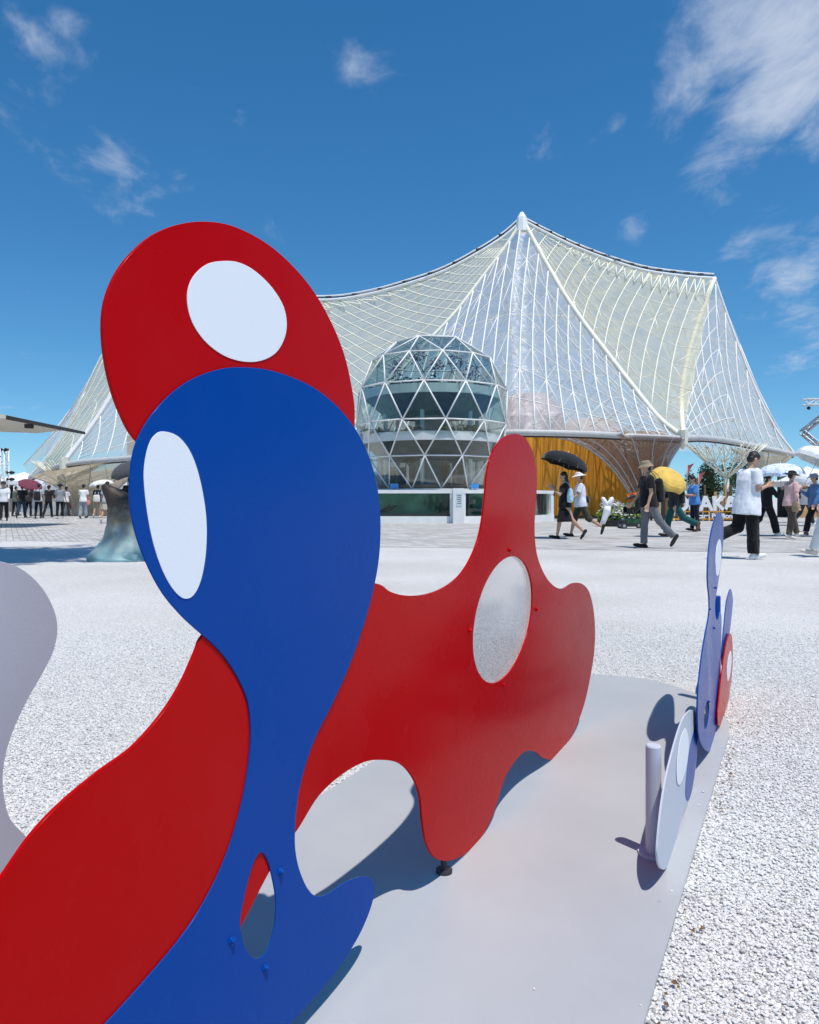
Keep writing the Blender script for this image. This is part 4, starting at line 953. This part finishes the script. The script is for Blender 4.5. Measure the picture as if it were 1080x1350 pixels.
# --- man in bucket hat with stroller, flowers behind
buck = person(855, 723, 1.70, 182, 'man in black tee, grey trousers and tan bucket hat pushing a stroller', top=(.010, .010, .011), bottom=(.15, .16, .175), shoes=(.02, .02, .02), wide=1.05, legs=((6, 4), (-26, 18)), arms=((10, 26, 6), (-4, 18, 8)), hat='bucket', hatcol=(.30, .23, .15), fat=1.1, vx=.010)
bag(buck, (0, -.20, 1.16), (.36, .22, .48), (.012, .012, .013), 'black backpack on the man in tan bucket hat', 'backpack')
st = empty('stroller', G(833, 697), rad(180), 'black baby stroller in front of the man in bucket hat', 'stroller')
def tr(nm, pts, r, m=None): return MB().loft(pts, r, n=8).build(nm, m or M['dark'], st, True, False)
for sy in (-.24, .24):
    tr('frame', [(-.55, sy, 1.0), (-.25, sy, .72), (.1, sy, .38), (.32, sy, .12)], .014); tr('frame', [(-.30, sy, .10), (-.02, sy, .40), (.05, sy, .62)], .012)
    for x in (.32, -.30):
        w = MB(); w.loft([(x, sy - .03, .10), (x, sy + .03, .10)], .10, n=20); wo_ = w.build('wheel', M['dark'], st, False, False); MB().loft([(x, sy - .034, .10), (x, sy + .034, .10)], .05, n=14).build('hub', M['galv'], wo_, False, False)
tr('handle', [(-.55, -.24, 1.0), (-.55, .24, 1.0)], .016)
MB().box((.0, 0, .52), (.46, .42, .06)).box((-.20, 0, .74), (.06, .42, .46)).box((.02, .215, .62), (.40, .02, .2)).box((.02, -.215, .62), (.40, .02, .2)).build('seat', cloth((.015, .015, .016)), st, False, False)
hb = MB(); hb.loft([(-.24, 0, .98), (-.05, 0, 1.08), (.16, 0, .98)], [.22, .24, .20], [.03, .05, .03], side=(0, 1, 0), n=14); hb.build('hood', cloth((.018, .018, .02)), st, True, False)
MB().box((-.02, 0, .26), (.40, .36, .14)).build('basket', cloth((.03, .13, .06)), st, False, False)
# --- yellow umbrella walker, man in blue shirt
yel = person(889, 708, 1.60, 178, 'walker in dark plaid shirt and teal trousers under the yellow umbrella', top=(.03, .032, .04), bottom=(.012, .085, .085), shoes=(.16, .08, .06), wide=1.3, legs=((16, 6), (-30, 36)), arms=((20, 80, 10), (-10, 20, 10)), sleeve='long', vx=.012)
umbrella(yel, 'hand', (888, 624), 'golden yellow umbrella tilted over the walker in teal trousers', (.72, .47, .10), .50, -.42, rise=.34)
bag(yel, (0, -.17, 1.08), (.34, .20, .42), (.03, .03, .035), 'dark backpack on the walker under yellow umbrella', 'backpack')
blu = person(916, 701, 1.62, 186, 'man in blue short-sleeved shirt and navy trousers standing before the white letters', top=(.08, .25, .60), bottom=(.010, .014, .03), shoes=(.02, .02, .02), legs=((3, 2), (-3, 2)), arms=((15, 75, 5), (12, 80, 5)), nod=18, vx=.012)
# --- group under the pale blue umbrella
blk = person(1010, 707, 1.60, 8, 'person in long black outfit with white bag behind the young man in tee', top=(.012, .012, .014), bottom=(.010, .010, .011), shoes=(.7, .7, .7), wide=1.5, legs=((22, 8), (-22, 24)), arms=((30, 100, 8), (10, 30, 10)), hair='bun', sleeve='long', vx=.012)
bag(blk, (-.16, .05, .98), (.30, .14, .34), (.62, .66, .72), 'white tote bag carried by the person in long black outfit', 'tote_bag')
pnk = person(1042, 711, 1.60, 10, 'woman in pink shirt and brown trousers with a dark crossbody strap', top=(.74, .46, .43), bottom=(.105, .078, .055), shoes=(.70, .64, .56), wide=1.15, legs=((-6, 4), (22, 6)), arms=((-8, 14, 10), (46, 70, 10)), sleeve='long', hat='sun', hatcol=(.014, .013, .012), vx=.011)
def floral():
    m, t, b = nodes('blue_white_print'); tcn = nd(t, 'ShaderNodeTexCoord'); n = nd(t, 'ShaderNodeTexNoise', in_Scale=9.0, in_Detail=3.0, in_Distortion=1.5); t.links.new(tcn.outputs['Object'], n.inputs['Vector'])
    r = nd(t, 'ShaderNodeValToRGB'); t.links.new(n.outputs[0], r.inputs[0]); e = r.color_ramp.elements; e[0].position = .40; e[0].color = (.30, .50, .82, 1); e[1].position = .50; e[1].color = (.78, .82, .88, 1); t.links.new(r.outputs[0], b.inputs['Base Color']); b.inputs['Roughness'].default_value = .7; return m
umbrella(blk, 'hand', (1029, 611), 'pale blue and white patterned umbrella beside the woman in pink shirt', (.7, .8, .9), .58, -.06, pattern=floral(), rise=.36)
bag(pnk, (.20, -.02, .80), (.26, .12, .24), (.38, .27, .15), 'tan handbag held low by the woman in pink shirt', 'handbag')
gry = person(1076, 708, 1.58, 172, 'person in blue top and black trousers beneath the frilled white parasol', top=(.10, .22, .45), bottom=(.010, .010, .011), shoes=(.1, .08, .07), wide=1.2, legs=((20, 8), (-16, 20)), arms=((20, 100, 10), (0, 20, 10)), sleeve='long', hat='sun', hatcol=(.30, .36, .44), vx=.012)
umbrella(gry, 'hand', (1086, 592), 'frilled white parasol at the side of the steel truss', (.80, .80, .79), .58, -.1, frill=True, rise=.46)
bag(gry, (.20, .05, .95), (.30, .14, .40), (.22, .21, .22), 'grey shoulder bag of the person in blue top', 'shoulder_bag')
wht = person(1096, 735, 1.66, 178, 'person in white trousers and cream shoes stepping in at the plaza edge', top=(.70, .70, .72), bottom=(.76, .75, .72), shoes=(.66, .60, .50), wide=1.1, legs=((20, 4), (-20, 20)), arms=((-10, 20, 10), (14, 24, 10)), vx=.011)
far = person(1062, 690, 1.62, 20, 'distant person in pale shirt under the plain white umbrella', top=(.7, .7, .7), bottom=(.05, .05, .06), loc=G(1062, 693), vx=.016)
umbrella(far, 'hand', (1066, 619), 'plain white umbrella beyond the woman in pink shirt', (.78, .78, .77), .66, -.3, rise=.5)
# --- crowd at the left
LG = 'people queuing beside the pavilion'
p1 = person(5, 687, 1.66, -70, 'man in loose white shirt, black trousers and dark brimmed hat apart from the queue', top=(.76, .77, .80), bottom=(.02, .02, .022), shoes=(.03, .03, .03), sleeve='long', hat='bucket', hatcol=(.05, .04, .035), wide=1.2, fat=1.1, group=LG, vx=.016, legs=((8, 4), (-8, 10)))
crowd = [
 (29, 683, 1.62, 90, 'person in black top and dark blue trousers under the maroon umbrella', dict(top=(.02, .02, .022), bottom=(.02, .04, .07), wide=1.2)),
 (38, 682, 1.58, 80, 'person in dark clothes close behind the maroon umbrella holder', dict(top=(.03, .03, .035), bottom=(.015, .015, .02))),
 (51, 684, 1.64, 95, 'person in grey tee and black trousers with a black backpack', dict(top=(.42, .44, .48), bottom=(.012, .012, .014))),
 (64, 683, 1.60, 85, 'person all in black with a dark red cap', dict(top=(.015, .015, .016), bottom=(.012, .012, .013), hat='cap', hatcol=(.16, .03, .03))),
 (79, 684, 1.64, 100, 'person in mid grey top, black trousers and wide black hat', dict(top=(.26, .27, .29), bottom=(.012, .012, .013), hat='sun', hatcol=(.012, .012, .012))),
 (87, 681, 1.56, 70, 'person in white tee with a yellow bag, mostly behind the grey top', dict(top=(.72, .72, .72), bottom=(.05, .05, .06))),
 (96, 680, 1.62, 90, 'person in black tee and red shorts in the queue', dict(top=(.014, .014, .015), bottom=(.42, .03, .025), kind='shorts')),
 (110, 684, 1.62, 88, 'person in white blouse and pale blue-grey trousers in the queue', dict(top=(.78, .77, .74), bottom=(.30, .33, .38), wide=1.3)),
 (129, 683, 1.62, 92, 'person in navy vest under the broad white umbrella', dict(top=(.03, .04, .07), bottom=(.38, .30, .22), kind='shorts')),
 (141, 690, 1.60, 86, 'person in pale skirt and sandals by the patinated statue', dict(top=(.50, .52, .56), bottom=(.50, .44, .36), kind='skirt')),
 (171, 694, 1.68, 90, 'person in black under the dark grey umbrella behind the statue', dict(top=(.012, .012, .013), bottom=(.012, .012, .013), wide=1.3)),
 (20, 681, 1.60, 60, 'person in grey-green top beside the dark stall', dict(top=(.10, .12, .10), bottom=(.02, .02, .03))),
 (119, 680, 1.58, 120, 'person in beige tunic half hidden in the queue', dict(top=(.46, .38, .28), bottom=(.03, .03, .03))),
 (103, 679, 1.60, 60, 'person in charcoal top by the tent front', dict(top=(.05, .05, .055), bottom=(.02, .02, .022))),
]
CR = {}
for u, v, h, f, lab, kw in crowd:
    a = R.uniform(4, 18); b_ = R.uniform(4, 18)
    CR[u] = person(u, v, h, f, lab, shoes=R.choice([(.03, .03, .03), (.6, .6, .6)]), legs=((a, 6), (-b_, b_)), arms=(((30, 95, 8) if u in (29, 129, 171) else (R.uniform(-12, 12), R.uniform(14, 50), 8)), (R.uniform(-12, 20), R.uniform(14, 60), 8)), group=LG, vx=.017, **kw)
CR2 = CR
umbrella(CR[29], 'hand', (41, 636), 'maroon patterned umbrella tilted above the queue', (.16, .035, .06), .60, -.2, group='umbrellas over the queue')
umbrella(CR[129], 'hand', (133, 633), 'broad white umbrella above the person in navy vest', (.78, .78, .76), .62, 0, rise=.34, group='umbrellas over the queue')
umbrella(CR[171], 'hand', (164, 612), 'dark grey umbrella tilted behind the statue', (.06, .062, .07), .62, -.5, rise=.36, group='umbrellas over the queue')
bag(CR[51], (0, -.18, 1.12), (.32, .2, .44), (.02, .02, .022), 'black backpack on the person in grey tee', 'backpack')
bag(CR[129], (.02, -.22, 1.0), (.34, .12, .36), (.76, .74, .70), 'white tote bag on the back of the navy vest wearer', 'tote_bag')
bag(CR[87], (-.16, -.12, .9), (.24, .12, .26), (.55, .38, .06), 'yellow bag of the person in white tee', 'handbag')
bag(CR[110], (.24, 0, .8), (.18, .1, .26), (.62, .24, .24), 'pink hand bag beside the white blouse wearer', 'handbag')

# ------------------------------------------------------------------ statue with patina, behind the sculpture
sb = P(158, 657, 12.3); stt = empty('bronze_statue', (sb.x, sb.y, 0), 0, 'flaring bronze statue with dark brown top and blue-green patina at its foot', 'statue')
def statue_mat():
    m, t, b = nodes('patinated_bronze'); tcn = nd(t, 'ShaderNodeTexCoord'); sx = nd(t, 'ShaderNodeSeparateXYZ'); t.links.new(tcn.outputs['Object'], sx.inputs[0])
    n = nd(t, 'ShaderNodeTexNoise', in_Scale=5.0, in_Detail=7.0, in_Roughness=.65); t.links.new(tcn.outputs['Object'], n.inputs['Vector'])
    a = nd(t, 'ShaderNodeMath', operation='MULTIPLY_ADD'); t.links.new(n.outputs[0], a.inputs[0]); a.inputs[1].default_value = .9; t.links.new(sx.outputs[2], a.inputs[2])
    r = nd(t, 'ShaderNodeValToRGB'); mr_ = nd(t, 'ShaderNodeMapRange'); t.links.new(a.outputs[0], mr_.inputs[0]); mr_.inputs[1].default_value = .3; mr_.inputs[2].default_value = 1.75; t.links.new(mr_.outputs[0], r.inputs[0])
    e = r.color_ramp.elements; e[0].position = .05; e[0].color = (.22, .42, .44, 1); e[1].position = .95; e[1].color = (.045, .03, .022, 1)
    x = e.new(.35); x.color = (.26, .34, .33, 1); x = e.new(.55); x.color = (.22, .19, .13, 1); x = e.new(.72); x.color = (.07, .05, .035, 1)
    t.links.new(r.outputs[0], b.inputs['Base Color']); b.inputs['Roughness'].default_value = .55; b.inputs['Metallic'].default_value = .1
    bp = nd(t, 'ShaderNodeBump', in_Strength=.5, in_Distance=.03); t.links.new(n.outputs[0], bp.inputs['Height']); t.links.new(bp.outputs[0], b.inputs['Normal']); return m
def organic(pts, rx, ry, name, m, parent, amp=.03, n=36):
    pts2 = spline([(p[0], p[1], p[2]) for p in pts], 6); k = len(pts2)
    def itp(l, i): 
        t = i / (k - 1) * (len(l) - 1); a = int(min(t, len(l) - 2)); return l[a] + (l[a + 1] - l[a]) * (t - a)
    b = MB(); b.loft(pts2, [itp(rx, i) for i in range(k)], [itp(ry, i) for i in range(k)], n=n)
    vs = []
    for v in b.v:
        p = Vector(v); d = mnoise.noise_vector(p * 4.0) * amp; vs.append(p + d)
    b.v = vs; return b.build(name, m, parent, True, False)
ms = statue_mat()
organic([(.05, 0, 0), (.05, 0, .05), (.06, 0, .16), (.07, 0, .35), (.07, 0, .60), (.05, 0, .78), (.0, 0, .92), (-.10, 0, 1.04), (-.20, 0, 1.14), (-.26, 0, 1.22)], [.54, .55, .46, .34, .26, .24, .21, .15, .10, .05], [.46, .46, .40, .30, .23, .20, .18, .13, .09, .05], 'trunk', ms, stt)
organic([(.05, 0, .74), (.22, 0, .90), (.34, .02, 1.05), (.42, .04, 1.2)], [.18, .15, .11, .05], [.16, .13, .10, .05], 'arm', ms, stt, .02)
organic([(-.42, -.1, .05), (-.30, -.12, .10), (-.1, -.2, .10), (.15, -.3, .08), (.4, -.3, .06)], [.08, .11, .12, .11, .08], [.07, .10, .11, .10, .07], 'foot_fold', ms, stt, .03)

# ------------------------------------------------------------------ letters, flowers, posts
sg = G(930, 687); sgn = empty('letter_sign', sg, 0, 'big white OSAKA letters over small Healthcare Pavilion lettering before timber posts', 'sign')
def text_mesh(s, size, depth, bold):
    cu = bpy.data.curves.new('t', 'FONT'); cu.body = s; cu.size = size; cu.extrude = depth; cu.offset = bold; cu.align_x = 'CENTER'
    o = bpy.data.objects.new('t', cu); C.objects.link(o); dg = bpy.context.evaluated_depsgraph_get(); me = bpy.data.meshes.new_from_object(o.evaluated_get(dg)); bpy.data.objects.remove(o); me.materials.clear()
    me.transform(Matrix.Rotation(rad(90), 4, 'X')); return me
lw = mat('white_letter_paint', (.82, .82, .81), .5, .03)
dS = sg.y
for ch, u in zip('OSAKA', (897, 914, 930.5, 947.5, 963)):
    me = text_mesh(ch, .90, .06, .030); o = link('letter', me, lw, sgn, False); o.location = ((u - 930) / F * dS, 0, .46)
words = link('lettering', text_mesh('Healthcare Pavilion', .30, .02, .008), lw, sgn, False); words.location = ((930 - 930) / F * dS, -.06, .13)
MB().box((0, 0, .42), (2.9, .12, .05)).build('shelf', M['wood'], sgn, False, False); MB().box((0, .02, .09), (2.9, .14, .05)).build('shelf', M['wood'], sgn, False, False)
pw = [mat('old_timber', (.16, .10, .05), .7, .3, 5), mat('pale_timber', (.50, .32, .14), .7, .25, 5), mat('black_timber', (.03, .025, .02), .7, .3, 5)]
for i in range(30):
    x = -2.2 + i * .155; h = R.choice([.9, 1.0, 1.15, 1.3, 1.6, 1.9])
    MB().box((x, .35 + R.uniform(0, .25), h / 2), (R.uniform(.07, .14), .10, h), 0).build('timber_post', R.choice(pw), sgn, False, False)
sh = empty('low_shrub', sg + Vector((1.2, .3, 0)), 0, 'low green shrub at the end of the white letters', 'shrub')
leaf_mesh('f', [((0, 0, .35), (.4, .25, .32)), ((.5, .1, .25), (.35, .25, .24))], 500, .07, R).build('foliage', M['leaf'], sh, False, False); MB().loft([(0, 0, 0), (0, 0, .3)], .02, n=6).build('stem', pw[0], sh, False, False)
fl = empty('flower_mound', G(818, 694), 0, 'mound of lime and white flowers with orange blooms before the timber wall', 'flower bed'); fl.scale = (1.45, 1.2, 1.4)
leaf_mesh('f', [((-.15, 0, .25), (.45, .3, .28)), ((.3, 0, .3), (.4, .3, .33))], 800, .06, R).build('lime_foliage', M['leaf_bright'], fl, False, False)
leaf_mesh('f', [((-.2, -.06, .45), (.36, .26, .24)), ((.05, -.1, .35), (.3, .26, .26))], 520, .05, R).build('white_blooms', M['leaf_white'], fl, False, False)
leaf_mesh('f', [((.30, -.05, .74), (.22, .18, .12)), ((.48, -.05, .80), (.16, .15, .10))], 420, .05, R).build('orange_blooms', leafmat('orange_petals', (.62, .17, .04)), fl, False, False)
leaf_mesh('f', [((.62, -.02, .84), (.10, .1, .06))], 80, .045, R).build('white_blooms', M['leaf_white'], fl, False, False)
leaf_mesh('f', [((-.3, 0, .3), (.3, .25, .26))], 200, .05, R).build('dark_foliage', M['leaf_dark'], fl, False, False)
MB().loft([(0, 0, 0), (0, 0, .16)], [.5, .55], [.35, .38], n=20).build('planter', M['dark'], fl, False, False)
fk = empty('forked_ornament', G(801, 694.5), 0, 'white forked ornament rising beside the flower mound', 'ornament')
MB().loft([(-.22, 0, 0), (-.12, 0, .25), (-.02, 0, .55), (0, 0, .72)], [.08, .10, .13, .13], n=14).build('stem', lw, fk, True, False)
for sx in (-1, 1): MB().loft([(sx * .03, 0, .68), (sx * .08, 0, .86), (sx * .16, 0, 1.0), (sx * .18, 0, 1.04)], [.09, .085, .07, .03], n=12).build('prong', lw, fk, True, False)
for u, v0, lab in ((906, 622, 'red pennant flag on a thin pole by the yellow umbrella'), (921, 633, 'red pennant flag on a thin pole above the white letters')):
    p = P(u, v0, 55); fg = empty('pennant_flag', (p.x, p.y, 0), 0, lab, 'flag', 'red pennants')
    tube('pole', [(p.x, p.y, 0), (p.x, p.y, p.z + .5)], .03, M['galv'], fg); b = MB(); b.add([(p.x, p.y, p.z + .45), (p.x, p.y, p.z - .45), (p.x + .35, p.y + .2, p.z + .30), (p.x + .55, p.y + .1, p.z + .62), (p.x + .02, p.y + .02, p.z + .45), (p.x + .02, p.y + .02, p.z - .45), (p.x + .37, p.y + .22, p.z + .30), (p.x + .57, p.y + .12, p.z + .62)], [(0, 1, 2, 3), (7, 6, 5, 4), (0, 4, 5, 1), (1, 5, 6, 2), (2, 6, 7, 3), (3, 7, 4, 0)])
    b.build('cloth', cloth((.55, .16, .15)), fg)

# ------------------------------------------------------------------ trees, tents, masts
def tree(loc, h, cr, label, m, leaves, size, seed, trunk_r=.14, lean=(0, 0), cen=None, name='tree', group=None):
    t = empty(name, loc, 0, label, 'tree', group); rr = random.Random(seed); b = MB()
    top = Vector((lean[0], lean[1], h * .8)); mid = Vector((lean[0] * .12, lean[1] * .12, h * .5))
    tp = spline([(0, 0, 0), tuple(mid), tuple(top)], 5); b.loft(tp, [trunk_r * (1 - .75 * i / (len(tp) - 1)) for i in range(len(tp))], n=10)
    cs = []
    for i in range(16):
        c = Vector(cen if cen else (lean[0], lean[1], h * .68)); q = Vector((rr.gauss(0, .5), rr.gauss(0, .5), rr.gauss(0, .45)))
        p = Vector((c.x + q.x * cr[0], c.y + q.y * cr[1], c.z + q.z * cr[2])); cs.append((tuple(p), tuple(x * rr.uniform(.28, .5) for x in cr)))
        s0 = sample(tp, rr.uniform(.5, .95)); b.loft([s0, s0.lerp(p, .5) + Vector((0, 0, .1)), p], [trunk_r * .3, trunk_r * .2, trunk_r * .06], n=6)
    b.build('trunk', mat('bark', (.12, .09, .065), .85, .3, 12, bump=.5), t, True, False); leaf_mesh('crown', cs, leaves, size, rr).build('crown', m, t, False, False)
    return t
tree(tuple(P(940, 657, 58).xy) + (0,), 4.6, (1.5, 1.5, 1.9), 'dark evergreen tree seen between the pavilion columns', M['leaf_dark'], 5000, .10, 3, cen=(0, 0, 2.5))
tree(tuple(P(990, 657, 62).xy) + (0,), 3.6, (1.9, 1.5, 1.5), 'dark shrubby tree behind the cream branching column', M['leaf_dark'], 3500, .10, 5, cen=(0, 0, 2.0))
# a tall plaza tree whose trunk stands outside the picture; its crown dapples the gravel at the left
tree((-7.4, 8.6, 0), 16, (3.1, 3.8, 1.5), 'tall plaza tree throwing dappled shade on the white gravel', M['leaf'], 5200, .19, 11, .22, lean=(3.6, .5), cen=(4.1, .6, 13.2))
def tent(u, v_base, d, w, hw, hr, label):
    c = P(u, 657, d); e = empty('marquee_tent', (c.x, c.y, 0), 0, label, 'tent', 'white tents behind the queue'); a = w / 2
    MB().add([(-a, -a, hw), (a, -a, hw), (a, a, hw), (-a, a, hw), (0, 0, hr), (-a * .45, -a * .45, hw + (hr - hw) * .42), (a * .45, -a * .45, hw + (hr - hw) * .42), (a * .45, a * .45, hw + (hr - hw) * .42), (-a * .45, a * .45, hw + (hr - hw) * .42)],
             [(0, 1, 6, 5), (1, 2, 7, 6), (2, 3, 8, 7), (3, 0, 5, 8), (5, 6, 4), (6, 7, 4), (7, 8, 4), (8, 5, 4)]).build('roof', M['tent'], e, False, False)
    MB().box((0, -a - .02, hw - .15), (w, .03, .3)).box((0, a + .02, hw - .15), (w, .03, .3)).box((-a - .02, 0, hw - .15), (.03, w, .3)).box((a + .02, 0, hw - .15), (.03, w, .3)).build('valance', M['tent'], e, False, False)
    for x in (-a, a):
        for y in (-a, a): MB().loft([(x, y, 0), (x, y, hw)], .05, n=8).build('leg', M['galv'], e, True, False)
    MB().box((0, -a * .6, .5), (w * .8, .6, 1.0)).build('counter', R.choice([M['beige'], pw[1], M['concrete']]), e, False, False)
    MB().box((0, a * .6, 1.1), (w * .9, .1, 2.2)).build('back_panel', R.choice([M['dark'], pw[0]]), e, False, False)
tent(32, 0, 58, 4.2, 2.3, 3.0, 'wide white tent behind the maroon umbrella')
tent(96, 0, 52, 2.6, 2.2, 3.3, 'pointed white tent rising above the queue')
tent(62, 0, 56, 3.2, 1.9, 2.4, 'low white tent between two taller tents')
tent(120, 0, 58, 3.6, 2.1, 3.0, 'white tent next to the broad white umbrella')
tent(-10, 0, 60, 4.5, 2.2, 2.9, 'white tent by the lighting mast')
tent(160, 0, 60, 4.5, 2.0, 2.7, 'white tent behind the bronze statue')
tent(1064, 0, 40, 2.6, 1.9, 2.7, 'white tent beyond the plain white umbrella')
def lattice(e, a, b, w, r, m, n=10, nm='truss'):
    a = Vector(a); b = Vector(b); t = (b - a).normalized(); s = t.cross(Vector((0, 1, 0.01))).normalized(); q = t.cross(s).normalized()
    cs = [s * w / 2 + q * w / 2, -s * w / 2 + q * w / 2, -s * w / 2 - q * w / 2, s * w / 2 - q * w / 2]
    for c in cs: MB().loft([a + c, b + c], r, n=6).build(nm + '_chord', m, e, True, False)
    for i in range(n):
        p0 = a.lerp(b, i / n); p1 = a.lerp(b, (i + 1) / n)
        for k in range(4):
            x, y = (cs[k], cs[(k + 1) % 4]) if i % 2 else (cs[(k + 1) % 4], cs[k]); MB().loft([p0 + x, p1 + y], r * .6, n=5).build(nm + '_lacing', m, e, True, False)
lm = P(3, 657, 40); mast = empty('lighting_mast', (lm.x, lm.y, 0), 0, 'silver truss mast carrying black floodlights behind the man in white shirt', 'light mast')
lattice(mast, (0, 0, 0), (0, 0, 3.6), .45, .04, M['steel_white'], 10, 'mast')
for i, (x, z) in enumerate(((.55, 2.35), (.55, 2.0), (-.5, 2.9), (-.5, 2.55), (-.2, 3.2), (.25, 3.55))):
    b = MB(); b.loft([(x - .16, -.28, z), (x + .02, -.22, z), (x + .2, -.20, z)], [.11, .10, .05], n=12); b.loft([(x, -.2, z), (x * .4, 0, z)], .025, n=6); fo = b.build('floodlight', M['dark'], mast, True, False)
cn = P(0, 657, 26); can = empty('wing_canopy', (cn.x, cn.y, 0), 0, 'thin white wing-shaped canopy roof with a dark tip against the sky', 'canopy')
Zc = lambda v: H + (HY - v) / F * 26
xt = 65 / F * 26
prof = [(-6.0, Zc(540), .50), (-2.5, Zc(545), .46), (-.2, Zc(552), .36), (.7, Zc(556), .16), (1.05, Zc(558.5), .07)]
b = MB(); vs = []
for x, z, th_ in prof:
    for yy in (-1.4, 3.0): vs += [(x, yy, z + .12), (x, yy, z + .12 - th_)]
fs = []
for i in range(len(prof) - 1):
    o = i * 4; fs += [(o, o + 4, o + 6, o + 2), (o + 1, o + 3, o + 7, o + 5), (o, o + 1, o + 5, o + 4), (o + 2, o + 6, o + 7, o + 3)]
fs += [(0, 2, 3, 1), (16, 17, 19, 18)]
b.add(vs, fs).build('roof_wing', mat('cream_soffit', (.66, .62, .52), .6, .06), can, False, False)
MB().add([(.98, -1.45, Zc(558) + .12), (xt, -1.3, Zc(562) + .06), (xt, 2.9, Zc(562) + .06), (.98, 3.0, Zc(558) + .12), (.98, -1.45, Zc(558) - .02), (xt, -1.3, Zc(562) - .04), (xt, 2.9, Zc(562) - .04), (.98, 3.0, Zc(558) - .02)], [(0, 1, 2, 3), (7, 6, 5, 4), (0, 4, 5, 1), (1, 5, 6, 2), (2, 6, 7, 3), (3, 7, 4, 0)]).build('dark_tip', M['dark'], can, False, False)
MB().box((1.3, -.6, Zc(561) - .08), (.22, .2, .14)).build('lamp_box', M['dark'], can, False, False)
for x in (-5.2, -3.2): MB().loft([(x, 1, 0), (x, 1, Zc(545) - .2)], .09, n=10).build('support_post', M['steel_white'], can, True, False)
tx = P(1058, 657, 30); trs = empty('truss_canopy', (tx.x, tx.y, 0), 0, 'open steel truss canopy standing against the sky beside the pavilion', 'canopy')
Zt = lambda v: H + (HY - v) / F * 30
lattice(trs, (.1, 0, Zt(530)), (7, 2.2, Zt(522)), .22, .035, M['steel_white'], 16)
lattice(trs, (0, 0, Zt(570)), (6, 1.5, Zt(430)), .16, .035, M['galv'], 14); lattice(trs, (0, 0, Zt(570)), (5, 1.2, Zt(694) + .2), .16, .03, M['galv'], 14)
lattice(trs, (5, 1.2, 0), (5.4, 1.5, Zt(500)), .4, .04, M['galv'], 12, 'mast')
MB().ball((.25, 0, Zt(538)), .07).build('lamp', M['dark'], trs, True, False)
